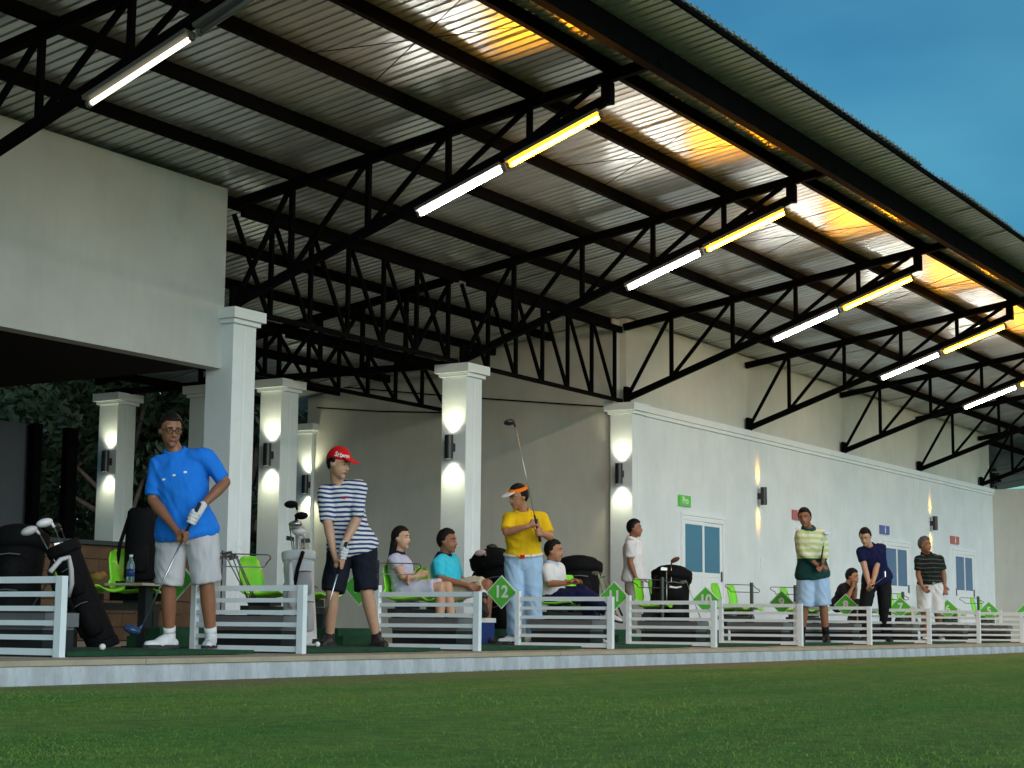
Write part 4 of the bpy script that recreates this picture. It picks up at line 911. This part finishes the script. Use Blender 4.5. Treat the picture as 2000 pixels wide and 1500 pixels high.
    # face details
    ey = MB()
    for e in (-1, 1): ey.ball(hp(e*.031, .0815, .004), (.0125*hk, .010*hk, .0062*hk), 10, 8, 0, fr); ey.ball(hp(e*.031, .0865, .004), (.0068*hk, .007*hk, .0062*hk), 8, 6, 1, fr)
    ey.build('eyes', [M['eye_white'], M['eye_dark']], t, True)
    br = MB(); 
    for e in (-1, 1): br.capsule(hp(e*.016, .094, .026), hp(e*.048, .080, .027), .0042*hk, .0032*hk, 6)
    br.build('eyebrows', M[hair], t, True)
    MB().ball(hp(0, .0955, -.063), tuple(x*hk for x in (.024, .007, .0075)), 10, 6, frame=fr).build('lips', M['lip'], t, True)
    if glasses:
        g = MB()
        for e in (-1, 1): g.tube([hp(e*.033+.024*math.cos(a), .102, .003+.018*math.sin(a)) for a in [i*.524 for i in range(12)]], .0028*hk, 5, closed=True); g.tube([hp(e*.057, .100, .008), hp(e*.078, .0, .005)], .0026*hk, 5)
        g.tube([hp(-.009, .104, .006), hp(.009, .104, .006)], .003*hk, 5); g.build('glasses', M['lamp_black'], t, True)
    # hair
    hb = MB(); hb.ball((0,0,0), 1, 36, 26)
    for i, v in enumerate(hb.v):  # ragged strands
        s_, f, u = v; hl_u = np.interp(f, (-1, -.5, -.2, .12, .28, .6, .8, 1), (-.85, -.80, -.55, -.38, .22, .50, .56, .6)); ok = u > hl_u
        r_ = 1.09+.05*abs(math.sin(31*s_+17*u+23*f))*abs(math.cos(19*f-13*s_))+.03*max(0, u) if ok else .80
        hb.v[i] = hp(s_*.078*r_, -.004+f*.098*r_, .020+u*.102*r_)
    if long_hair:
        hb.loft([(hp(0, -.03, .05), .07*hk, .07*hk), (hp(0, -.055, -.06), .082*hk, .062*hk), (hp(0, -.085, -.15), .078*hk, .045*hk), (hp(0, -.12, -.25), .065*hk, .035*hk), (hp(0, -.15, -.33), .04*hk, .02*hk)], S, F, 14)
    organic(hb, 'hair', M[hair], t, .008, 2) if long_hair else hb.build('hair', M[hair], t, True)
    if hat:
        kind, hm, bm_ = hat; c = MB()
        if kind == 'cap':
            c.ball((0,0,0), 1, 28, 18)
            for i, v in enumerate(c.v):
                s_, f, u = v; r_ = 1.14 if u > .04+.10*f else .86; c.v[i] = hp(s_*.080*r_, -.004+f*.099*r_, .026+u*.104*r_)
        else:
            q = [hp(.086*math.cos(a), -.004+.108*math.sin(a), .055-.012*math.sin(a)) for a in [i*2*math.pi/28 for i in range(28)]]
            q2 = [hp(.079*math.cos(a), -.004+.100*math.sin(a), .090-.012*math.sin(a)) for a in [i*2*math.pi/28 for i in range(28)]]
            q3 = [hp(.070*math.cos(a), -.004+.09*math.sin(a), .088) for a in [i*2*math.pi/28 for i in range(28)]]
            c.add(q+q2+q3, [(i, (i+1)%28, 28+(i+1)%28, 28+i) for i in range(28)]+[(28+i, 28+(i+1)%28, 56+(i+1)%28, 56+i) for i in range(28)])
        h_ = c.build('cap' if kind == 'cap' else 'visor_band', M[hm], t, True)
        bb = MB(); bb.ball(hp(0, .115, .052), tuple(x*hk for x in (.074, .082, .007)), 20, 8, frame=(S, (F-U*.28).normalized(), (U+F*.28).normalized())); bb.build('brim', M[bm_], t, True)
    # ---- clothes
    ec = .013
    b = MB(); f0 = -.10 if hem == 'out' else .10
    torso(b, ec, f0, .975, .09 if hem == 'out' else .03)
    for s_ in 'AB': b.capsule(N-up_*.02, P['sh'+s_], .060*k, .058*k, 12)
    for s_ in 'AB':
        b.capsule(shc.lerp(P['sh'+s_], .4), P['sh'+s_], .074*k, .070*k, 12); e_ = P['sh'+s_].lerp(P['el'+s_], min(1, sleeve))
        if sleeve <= 1: b.cone(P['sh'+s_], e_, .069*k*bulk**.4, (.064 if sleeve < .8 else .055)*k*bulk**.4, 14)
        else:
            b.capsule(P['sh'+s_], P['el'+s_], .062*k, .052*k, 14); b.cone(P['el'+s_], P['el'+s_].lerp(P['wr'+s_], sleeve-1), .051*k, .042*k, 14)
    organic(b, 'shirt', M[shirt] if isinstance(shirt, str) else shirt, t, vc, 3)
    if collar:
        nu = (hp(0, -.015, -.055)-N).normalized(); n_ = 22; rows = []
        for du, ra, rb in ((-.022, .112, .104), (.014, .096, .092), (.052, .074, .076), (.050, .066, .068), (.0, .066, .066)):
            rows += [N+nu*(du-.034*max(0, math.sin(a)))*k+sl_*ra*k*math.cos(a)+cf_*(rb*k*math.sin(a)) for a in [i*2*math.pi/n_ for i in range(n_)]]
        MB().add(rows, [(r_*n_+i, r_*n_+(i+1)%n_, (r_+1)*n_+(i+1)%n_, (r_+1)*n_+i) for r_ in range(4) for i in range(n_)]).build('collar', M[collar], t, True)
    if legs:
        b = MB(); torso(b, ec*.3, -.17, .16, 0)
        for s_ in 'AB':
            q0, q1 = P['hi'+s_], P['kn'+s_]
            if low == 'shorts':
                e_ = q0.lerp(q1, lowend); b.cone(q0, e_, .106*k*bulk**.5*wide, .092*k*wide, 18); b.ball(q0, .104*k*bulk**.5, 12, 8)
            else:
                e_ = q1.lerp(P['an'+s_], .97); b.capsule(q0, q1, .102*k*bulk**.4*wide, .078*k*wide, 16); b.cone(q1, e_, .077*k*wide, .070*k*wide, 16)
        organic(b, 'shorts' if low == 'shorts' else 'trousers', M[lowm], t, vc, 3)
        if belt:
            lat = (sl_*.4+hl_*.6); lat = (lat-up_*lat.dot(up_)).normalized(); fw_ = (cf_-lat*cf_.dot(lat)).normalized()
            bt = MB(); a_, b_ = .172*k*bulk+.020, .127*k*bulk+.020; n_ = 24
            c0 = spine(.10); c1 = spine(.155)
            bt.add(ring(c0, lat, fw_, a_, b_, n_)+ring(c1, lat, fw_, a_*.99, b_*.99, n_)+ring(c1, lat, fw_, a_*.93, b_*.93, n_)+ring(c0, lat, fw_, a_*.93, b_*.93, n_), [(r_*n_+i, r_*n_+(i+1)%n_, ((r_+1)%4)*n_+(i+1)%n_, ((r_+1)%4)*n_+i) for r_ in range(4) for i in range(n_)])
            bo = bt.build('belt', M[belt[0]], t, True)
            cb = spine(.12)+fw_*(b_+.004)+lat*belt[2]
            MB().bar(cb-lat*.022, cb+lat*.022, .012, .036, up=up_).build('buckle', M[belt[1]], bo)
        for s_ in 'AB':
            an, to = P['an'+s_], P['to'+s_]; fd = to-an; fd.z = 0 if 'raise'+s_ not in J else fd.z; fd.normalize()
            uu = ZV if 'raise'+s_ not in J else (ZV-fd*fd.z).normalized(); ss = fd.cross(uu).normalized(); c0 = an-uu*.052*k
            b = MB(); b.capsule(c0-fd*.035*k, c0+fd*.08*k, .036*k, .040*k, 12); b.capsule(c0+fd*.06*k-ss*.012*k-uu*.006*k, c0+fd*.165*k-ss*.010*k-uu*.012*k, .038*k, .030*k, 12); b.capsule(c0+fd*.06*k+ss*.014*k-uu*.006*k, c0+fd*.150*k+ss*.012*k-uu*.012*k, .036*k, .028*k, 12); b.capsule(c0+uu*.01, an+uu*.012*k, .045*k, .046*k, 12); b.capsule(an-uu*.012*k, c0+fd*.075*k+uu*.014*k, .042*k, .032*k, 12)
            sh = organic(b, 'shoe', M[shoe], t, vc*.8, 2)
            sp = [(-.078,.030),(-.06,.040),(.0,.041),(.06,.046),(.12,.048),(.17,.040),(.205,.016)]
            vs = [c0+fd*x*k+ss*(w_*sg)*k-uu*zz*k for zz in (.034, .012) for x, w_ in sp for sg in (-1, 1)]; n_ = len(sp); L = 2*n_; fsx = []
            for i in range(n_-1): a = 2*i; fsx += [(a, a+1, a+3, a+2), (L+a, L+a+2, L+a+3, L+a+1), (a, a+2, L+a+2, L+a), (a+1, L+a+1, L+a+3, a+3)]
            fsx += [(0, L, L+1, 1), (L-2, L-1, 2*L-1, 2*L-2)]
            MB().add(vs, fsx).build('sole', M['sole'], sh)
            if sock: MB().cone(an+uu*.02*k, an+(P['kn'+s_]-an).normalized()*sock[1]*k, .044*k, .047*k, 14).build('sock', M[sock[0]], t, True)
    if glove:
        for s_ in glove:
            hd = (hands or {}).get(s_); g = MB(); (hand_grip if hd[0] == 'grip' else hand_relaxed)(g, P['wr'+s_], *hd[1:], k=k*1.13)
            organic(g, 'glove', M['glove'], t, .006, 2)
    P.update(F=F, S=S, U=U, hp=hp, cf=cf_, sl=sl_, up=up_, spine=spine, t=t); return P
def wrap_text(P, s, size, m, f=1.17, yaw=0, el=.45, name='lettering'):
    """flat print wrapped round the front of a cap"""
    me = text_mesh(s, size); bmx = bmesh.new(); bmx.from_mesh(me); bmesh.ops.triangulate(bmx, faces=bmx.faces); bmesh.ops.subdivide_edges(bmx, edges=bmx.edges, cuts=1); 
    for v in bmx.verts:
        a = yaw + v.co.x/.095; e = el + v.co.y/.10
        v.co = P['hp'](-.080*f*math.sin(a)*math.cos(e), -.004+.099*f*math.cos(a)*math.cos(e), .026+.104*f*math.sin(e)) - world_org(P['t'])
    bmx.to_mesh(me); bmx.free(); me.materials.append(m); link(name, me, P['t'])
MARKS = []
def placket(P, m):
    for k in range(9): MARKS.append((P, .66+.03*k, .0, m, .016, .0105, 'placket'))
def chest_mark(P, f, off, m, w_=.02, h_=.014, dep=.14, name='logo'): MARKS.append((P, f, off, m, w_, h_, name))
def place_marks():
    for P, f, off, m, w_, h_, name in MARKS:
        sh = [c for c in P['t'].children if c.name.startswith('shirt')][0]; o = world_org(sh)
        p = P['spine'](f)+P['sl']*off; hit, loc, nrm, _ = sh.ray_cast(p+P['cf']*.5-o, -P['cf'])
        if hit:
            q = loc+o+nrm*.0015; a = P['sl']; a = (a-nrm*a.dot(nrm)).normalized(); b = nrm.cross(a)
            n_ = 10; vs = [q+a*w_*math.cos(t)+b*h_*math.sin(t)*(1 if i % 2 else .55)+nrm*z for z in (0, .002) for i, t in enumerate([2*math.pi*i/n_ for i in range(n_)])]
            MB().add(vs, [tuple(range(n_, 2*n_)), tuple(range(n_-1, -1, -1))]+[(i, (i+1)%n_, n_+(i+1)%n_, n_+i) for i in range(n_)]).build(name, m, P['t'])

# ---- the golfer in blue
d0 = 12.68
g0 = at(386, 992, dep=d0-.30); g1 = at(273, 1231, dep=d0-.40); ax = (g1-g0).normalized()
GA = at(352, 1046, dep=d0-.30); GB = at(375, 1010, dep=d0-.295)
ab = lambda p: g0+ax*((p-g0).dot(ax))
GA, GB = ab(GA), ab(GB)
P = person('man in a bright blue polo shirt and pale shorts addressing a ball at far left', d0, .030,
  dict(hd=(333,840,.05), nk=(346,886,.02), shA=(309,908,.04), shB=(400,893,.04), elA=(298,976,.10), elB=(440,942,.06), wrA=(337,1026,.25), wrB=(397,986,.23), haA=(352,1046,.3), haB=(375,1010,.3),
       hiA=(338,1036,.0), hiB=(392,1034,.02), knA=(329,1146,.05), knB=(404,1142,.07), anA=(331,1240,.0), anB=(412,1240,.03), toA=(284,1260,.10), toB=(403,1262,.22)),
  (-.2,.95), (.42,.80,-.18), shirt='blue_shirt', sleeve=.88, hem='out', lowm='beige_shorts', lowend=.97, bulk=1.12, voxel=.0075, hands={'A': ('grip', GA, ax, 1), 'B': ('grip', GB, ax, 1)}, glove='B', collar='blue_shirt', glasses=True, wide=1.1, sock=('white_cloth', .07), skin='skin_dark')
for f, o in ((.70, -.09), (.74, -.01), (.76, .07)): chest_mark(P, f, o, M['white_ink'], .013, .010, .148)
club(g0-ax*.04, g1, 'driver held by the golfer in blue', 'wood', head_dir=-RH+TH*.2, sr=.0075)
# ---- the golfer in stripes and a red cap
d0 = 14.46
g0 = at(674, 1068, dep=d0-.36); g1 = at(622, 1252, dep=d0-.30); ax = (g1-g0).normalized(); ab = lambda p: g0+ax*((p-g0).dot(ax))
GA, GB = ab(at(661, 1100, dep=d0-.35)), ab(at(669, 1080, dep=d0-.35))
P = person('man in a red cap, striped shirt and black shorts addressing a ball', d0, .030,
  dict(hd=(661,905,.10), nk=(659,946,.04), shA=(636,962,.06), shB=(701,953,.05), elA=(640,1020,.20), elB=(697,1014,.16), wrA=(651,1076,.30), wrB=(672,1062,.31), haA=(661,1100,.34), haB=(669,1080,.34),
       hiA=(667,1068,-.02), hiB=(709,1064,-.02), knA=(649,1158,.10), knB=(716,1156,.08), anA=(644,1238,.0), anB=(735,1238,.02), toA=(630,1257,.18), toB=(746,1258,.14)),
  (-.18,.95), (.80,.50,-.22), skin='skin_fair', shirt='striped', sleeve=.97, hem='out', lowm='navy_shorts', lowend=.97, shoe='shoe_black', bulk=1.0, voxel=.0075, hands={'A': ('grip', GA, ax, 1), 'B': ('grip', GB, ax, 1)}, glove='B', hat=('cap', 'red', 'red'), wide=1.06)
wrap_text(P, 'Srixon', .05, M['white_ink'], yaw=-.75, el=.42)
chest_mark(P, .80, .045, M['red'], .024, .010, .142)

club(g0-ax*.04, g1, 'iron held by the golfer in the red cap', 'iron', head_dir=-RH*.6+TH*.8, sr=.0075)
# ---- the golfer in yellow, club held upright
d0 = 17.53
g0 = at(1055, 1058, dep=d0-.30); g1 = at(1005, 826, dep=d0-.12); ax = (g1-g0).normalized(); ab = lambda p: g0+ax*((p-g0).dot(ax))
GA, GB = ab(at(1041, 1022, dep=d0-.3)), ab(at(1050, 1040, dep=d0-.3))
P = person('man in a yellow polo, orange visor and pale blue trousers holding a club upright', d0, .030,
  dict(hd=(1013,970,.06), nk=(1021,1002,.02), shA=(996,1013,.06), shB=(1058,1012,.0), elA=(989,1040,.20), elB=(1074,1048,.10), wrA=(1028,1029,.29), wrB=(1060,1043,.26), haA=(1041,1022,.3), haB=(1050,1040,.3),
       hiA=(1007,1094,.0), hiB=(1037,1094,.0), knA=(1005,1166,.05), knB=(1041,1166,.04), anA=(1005,1245,.0), anB=(1044,1245,.02), toA=(976,1256,.08), toB=(1053,1257,.16)),
  (-.25,.95), (-.78,.52,-.25), shirt='yellow_shirt', sleeve=.80, low='trousers', lowm='pale_blue', bulk=1.06, voxel=.009, hands={'A': ('grip', GA, ax, -1), 'B': ('grip', GB, ax, -1)}, hat=('visor', 'orange', 'white_cloth'), collar='yellow_shirt', belt=('belt', 'red', -.02), wide=1.13, lean=(.12, 0))
for q in (.03, .055, .08):
    for s_ in 'A':
        c = P['anA']+(P['toA']-P['anA'])*q*6*.18; 
club(g0, g1, 'driver held upright by the golfer in yellow, its head high above him', 'wood', head_dir=-RH+TH*.4, hm=M['lamp_black'], sr=.005)
# ---- seated woman
d0 = 17.13
person('woman with long black hair in a pale polo sitting with her arms crossed', d0, .003,
  dict(hd=(783,1051,.02), nk=(777,1083,.0), shA=(770,1094,.15), shB=(783,1092,-.15), elA=(787,1126,.20), elB=(805,1122,-.08), wrA=(814,1126,.18), wrB=(802,1132,.14), haA=(822,1122,.12), haB=(797,1131,.2),
       hiA=(785,1157,.10), hiB=(791,1155,-.08), knA=(861,1146,.20), knB=(874,1145,.06), anA=(858,1240,.24), anB=(886,1240,.08), toA=(876,1250,.3), toB=(902,1250,.14)),
  (.85,.5), (.88,.42,.02), skin='skin_fair', shirt='lilac', sleeve=.42, lowm='lilac', lowend=.85, k=.92, voxel=.01, long_hair=True, collar='navy', bulk=.92)
# ---- seated man in aqua
d0 = 17.78
person('man in an aqua polo with a dark collar sitting with crossed legs', d0, .003,
  dict(hd=(873,1057,.02), nk=(867,1086,.0), shA=(858,1098,.19), shB=(884,1095,-.16), elA=(859,1131,.24), elB=(896,1130,-.05), wrA=(912,1143,.34), wrB=(916,1140,.05), haA=(932,1150,.36), haB=(930,1144,.08),
       hiA=(868,1160,.10), hiB=(878,1158,-.09), knA=(952,1141,.26), knB=(936,1140,.10), anA=(949,1232,.28), anB=(944,1166,.36), toA=(966,1250,.36), toB=(950,1186,.48), raiseB=(0,0)),
  (.85,.5), (.90,.38,.0), skin='skin_dark', shirt='aqua', sleeve=.82, hem='out', lowm='olive', lowend=.93, shoe='shoe_black', voxel=.01, collar='navy', sock=('white_cloth', .10), bulk=1.04)
# ---- seated man in a white polo
d0 = 19.62
person('man in a white polo and dark trousers sitting with one leg crossed, white shoes', d0, .003,
  dict(hd=(1081,1076,.02), nk=(1076,1101,.0), shA=(1069,1112,.19), shB=(1091,1109,-.17), elA=(1074,1140,.24), elB=(1098,1138,-.05), wrA=(1108,1139,.34), wrB=(1112,1137,.1), haA=(1126,1134,.38), haB=(1128,1136,.12),
       hiA=(1078,1166,.10), hiB=(1084,1164,-.08), knA=(1148,1164,.22), knB=(1140,1158,.08), anA=(1188,1194,.34), anB=(1165,1240,.10), toA=(1215,1202,.44), toB=(1182,1254,.2), raiseA=(0,0)),
  (.85,.5), (.94,.30,.0), shirt='white_cloth', sleeve=.85, low='trousers', lowm='navy', voxel=.01, collar='pale_blue')
# ---- standing man in white by the wall
d0 = 23.82
person('man in a white polo standing by the corner column behind a green seat', d0, .003,
  dict(hd=(1239,1032,.02), nk=(1235,1053,.0), shA=(1231,1064,.18), shB=(1247,1062,-.16), elA=(1231,1098,.20), elB=(1250,1095,-.14), wrA=(1241,1126,.24), wrB=(1254,1120,-.05), haA=(1248,1139,.26), haB=(1258,1132,.0),
       hiA=(1234,1126,.07), hiB=(1242,1125,-.07), knA=(1234,1186,.08), knB=(1245,1185,-.05), anA=(1232,1245,.08), anB=(1243,1243,-.05), toA=(1246,1248,.12), toB=(1258,1247,.0)),
  (.88,.4), (.92,.25,.02), skin='skin_dark', shirt='white_cloth', sleeve=.72, hem='out', low='trousers', lowm='grey_trousers', voxel=.011, collar='white_cloth')
# ---- golfer in the striped sweater
d0 = 22.21
person('golfer in a lime and dark green striped sweater and pale blue shorts, arms folded low', d0, .030,
  dict(hd=(1572,1011,.08), nk=(1580,1033,.03), shA=(1564,1044,.06), shB=(1605,1043,.02), elA=(1568,1080,.12), elB=(1612,1078,.08), wrA=(1594,1102,.24), wrB=(1606,1098,.22), haA=(1606,1108,.24), haB=(1600,1110,.26),
       hiA=(1576,1120,.0), hiB=(1597,1119,.0), knA=(1571,1186,.05), knB=(1608,1184,.06), anA=(1566,1240,.0), anB=(1613,1240,.02), toA=(1563,1252,.18), toB=(1616,1253,.18)),
  (-.15,.97), (-.35,.85,-.12), shirt='sweater', sleeve=1.75, hem='out', lowm='pale_blue', lowend=.98, shoe='shoe_black', voxel=.010, collar='dark_green', wide=1.2, sock=('black_cloth', .12), bulk=1.05, lean=(-.12, 0), skin='skin_dark')
p0 = at(1602, 1106, dep=d0-.30); p1 = at(1612, 1040, dep=d0-.12); club(p0, p1, 'club tucked under the arm of the golfer in the sweater', 'iron', head_dir=RH, sr=.005)
# ---- seated man in black
d0 = 27.33
person('man in a black shirt leaning forward on a green seat, chin on hand', d0, .003,
  dict(hd=(1664,1126,.06), nk=(1655,1141,.03), shA=(1645,1150,.16), shB=(1660,1148,-.14), elA=(1654,1170,.26), elB=(1668,1168,.05), wrA=(1664,1150,.28), wrB=(1672,1150,.12), haA=(1667,1142,.26), haB=(1672,1142,.16),
       hiA=(1636,1184,.08), hiB=(1641,1183,-.08), knA=(1668,1180,.22), knB=(1674,1179,.05), anA=(1667,1236,.22), anB=(1676,1235,.06), toA=(1676,1247,.3), toB=(1685,1247,.14)),
  (.8,.55), (.80,.45,-.15), shirt='black_cloth', sleeve=.7, hem='out', low='trousers', lowm='black_cloth', voxel=.011, bulk=.95)
# ---- golfer in navy
d0 = 24.42
g0 = at(1697, 1150, dep=d0-.32); g1 = at(1729, 1126, dep=d0-.95); ax = (g1-g0).normalized(); ab = lambda p: g0+ax*((p-g0).dot(ax))
GA, GB = ab(at(1699, 1148, dep=d0-.33)), ab(at(1704, 1144, dep=d0-.42))
person('golfer in a dark navy shirt and black trousers swinging with both arms down', d0, .030,
  dict(hd=(1690,1048,.16), nk=(1699,1068,.08), shA=(1681,1078,.08), shB=(1721,1070,.05), elA=(1690,1112,.18), elB=(1712,1108,.16), wrA=(1697,1140,.28), wrB=(1705,1138,.30), haA=(1699,1148,.33), haB=(1704,1144,.4),
       hiA=(1700,1130,-.04), hiB=(1726,1128,-.04), knA=(1689,1188,.06), knB=(1728,1187,.04), anA=(1687,1240,.0), anB=(1732,1240,.02), toA=(1684,1252,.16), toB=(1738,1252,.16)),
  (-.3,.93), (-.40,.80,-.45), skin='skin_fair', shirt='navy', sleeve=.55, hem='out', low='trousers', lowm='black_cloth', shoe='shoe_black', voxel=.010, hands={'A': ('grip', GA, ax, 1), 'B': ('grip', GB, ax, 1)}, collar='navy', bulk=1.05, wide=1.08)
club(g0-ax*.05, g1, 'club swung by the golfer in navy, pointing up to the right', 'iron', head_dir=ZV)
# ---- golfer in black polo
d0 = 26.49
person('golfer in a black striped polo and white shorts standing at the far right', d0, .030,
  dict(hd=(1806,1064,.04), nk=(1811,1083,.02), shA=(1795,1093,.08), shB=(1834,1092,.0), elA=(1793,1122,.10), elB=(1843,1121,.02), wrA=(1801,1146,.16), wrB=(1845,1143,.08), haA=(1808,1152,.2), haB=(1846,1156,.1),
       hiA=(1806,1144,.0), hiB=(1829,1143,.0), knA=(1805,1196,.04), knB=(1831,1196,.05), anA=(1808,1240,-.02), anB=(1837,1240,.04), toA=(1806,1250,.14), toB=(1841,1251,.2)),
  (.1,.98), (.62,.62,-.05), skin='skin_dark', shirt='black_check', sleeve=.72, lowm='white_cloth', lowend=.97, voxel=.010, collar='black_cloth', hair='hair_grey', belt=('rubber', 'chrome', 0), wide=1.12, bulk=1.08)
flush(); bpy.context.view_layer.update(); place_marks()

# ================================================================== TREES BEYOND
def tree_mesh(seed, R_=2.4, H=6.5, n=9000, leaf=.10):
    rg = np.random.default_rng(seed); b = MB()
    tr_ = MB(); tr_.tube([(0,0,-.3), (.08,.03,H*.25), (.0,.1,H*.5), (.12,.05,H*.72)], [.17,.14,.10,.05], 8)
    cl = []
    for i in range(16):
        a = rg.random()*6.28; rr = R_*(.25+.7*rg.random()); z = H*(.34+.6*rg.random()); c = Vector((math.cos(a)*rr, math.sin(a)*rr, z)); cl.append((c, R_*(.28+.28*rg.random())))
        tr_.tube([(0.05,.05,H*(.25+.35*rg.random())), c*.6+Vector((0,0,z*.32)), c], [.06,.035,.012], 5)
    vs = []; fs = []
    for i in range(n):
        c, r_ = cl[int(rg.integers(len(cl)))]; d = rg.normal(size=3); d /= np.linalg.norm(d); q = Vector(d*r_*(rg.random()**.35)); q.z *= .75
        p_ = c+q; t1 = Vector(rg.normal(size=3)).normalized(); t2 = t1.orthogonal().normalized(); s_ = leaf*(.6+.8*rg.random()); o = len(vs)
        vs += [p_-t1*s_, p_+t2*s_*.42, p_+t1*s_, p_-t2*s_*.42]; fs.append((o, o+1, o+2, o+3))
    me = bpy.data.meshes.new('crown'); me.from_pydata(vs, [], fs); me.materials.append(M['leaf'])
    return tr_.mesh('trunk', M['bark'], True), me
TM = [tree_mesh(1), tree_mesh(2, 2.0, 7.5), tree_mesh(3, 2.8, 5.5)]
tlab = ['dark leafy tree beyond the hall, behind the lit far-left column', 'dark leafy tree between the far-left column and the blue golfer', 'dark leafy tree at the far left behind the grey wall', 'dark leafy tree seen right of the front column', 'dark leafy tree behind the second-row column', 'dark leafy tree behind the white golf bag, deep in the gap', 'dark tall tree farthest back behind the hall, left', 'dark tall tree farthest back behind the hall, right', 'dark leafy tree beyond the screen wall at the far right', 'second dark tree beyond the screen wall at the far right', 'dark tree above the dark right end of the roof']
for k, (x, y, s_) in enumerate(((18.5, 23.5, 1.0), (22.5, 26, 1.1), (14.5, 22.5, 1.0), (25.5, 25, 1.1), (27.5, 23.6, 1.0), (30, 25.5, 1.1), (20, 31, 1.5), (30, 33, 1.5), (46, 10.5, .62), (49, 13.2, .66), (47.5, 15.5, .8))):
    tr_, cr = TM[k % 3]; o = thing('tree', tlab[k], 'tree', (x, y, -.15), 'trees beyond the hall'); o.scale = (s_,)*3; o.rotation_euler.z = k*1.3
    link('trunk', tr_, o); link('crown', cr, o)
def belt():
    rg = np.random.default_rng(9); n = 26000; x = rg.uniform(4, 62, n); y = rg.uniform(36, 40, n); top = 7.5+1.6*np.sin(x*.45)+1.1*np.sin(x*1.3+1); z = rg.random(n)*top; s_ = rg.uniform(.22, .45, n)
    t1 = rg.normal(size=(n, 3)); t1 /= np.linalg.norm(t1, axis=1)[:, None]; t2 = np.cross(t1, rg.normal(size=(n, 3))); t2 /= np.linalg.norm(t2, axis=1)[:, None]; c = np.stack([x, y, z], 1); s_ = s_[:, None]
    co = np.stack([c-t1*s_, c+t2*s_*.5, c+t1*s_, c-t2*s_*.5], 1).reshape(-1, 3); me = bpy.data.meshes.new('far_wood'); me.from_pydata(co.tolist(), [], np.arange(n*4).reshape(-1, 4).tolist()); me.materials.append(M['leaf'])
    tag(link('far_wood', me), 'dark far-off wood closing the view behind the hall', 'wood', kind='stuff')
belt()
# low palm by the front column and a palm beyond the right end
def palm(x, y, z, n, L, label, trunk=0):
    t = thing('palm', label, 'plant', (x, y, z))
    if trunk: MB().tube([(0,0,0), (.05,0,trunk*.5), (0,.05,trunk)], [.13,.10,.08], 8).build('trunk', M['bark'], t, True, org=LOC)
    for k in range(n):
        a = 6.283*k/n+.3*math.sin(k*2.1); el = .75+.35*math.sin(k*1.7); b = MB(); pts = []
        for j in range(9): s_ = j/8; pts.append(Vector((math.cos(a)*L*s_*math.cos(el-s_*.9), math.sin(a)*L*s_*math.cos(el-s_*.9), trunk+L*(s_*math.sin(el)-.55*s_*s_))))
        b.tube(pts, .008, 4)
        for j in range(1, 9):
            p_ = pts[j]; d = (pts[j]-pts[j-1]).normalized(); sd_ = d.cross(ZV).normalized(); ll = L*.34*(1.1-abs(j/8-.45))
            for sg in (-1, 1):
                for hh in (0, .5):
                    q0 = p_-d*hh*L/8; tip = q0+sd_*sg*ll*.8+d*ll*.55-ZV*ll*.25; b.add([q0-d*.012, q0+d*.012, tip], [(0, 1, 2)])
        b.build('frond', M['palm'], t, org=LOC)
q = at(490, 1085, Y=18.6); palm(q.x, q.y, .3, 11, 1.1, 'low palm plant beyond the hall right of the front column', .25)
q = at(540, 1030, Y=21); palm(q.x, q.y, 0, 12, 1.6, 'taller palm plant behind the second-row column', 1.2)
palm(44.2, 9.6, 0, 12, 1.7, 'palm with dark fronds above the screen wall at the far right', 3.4)
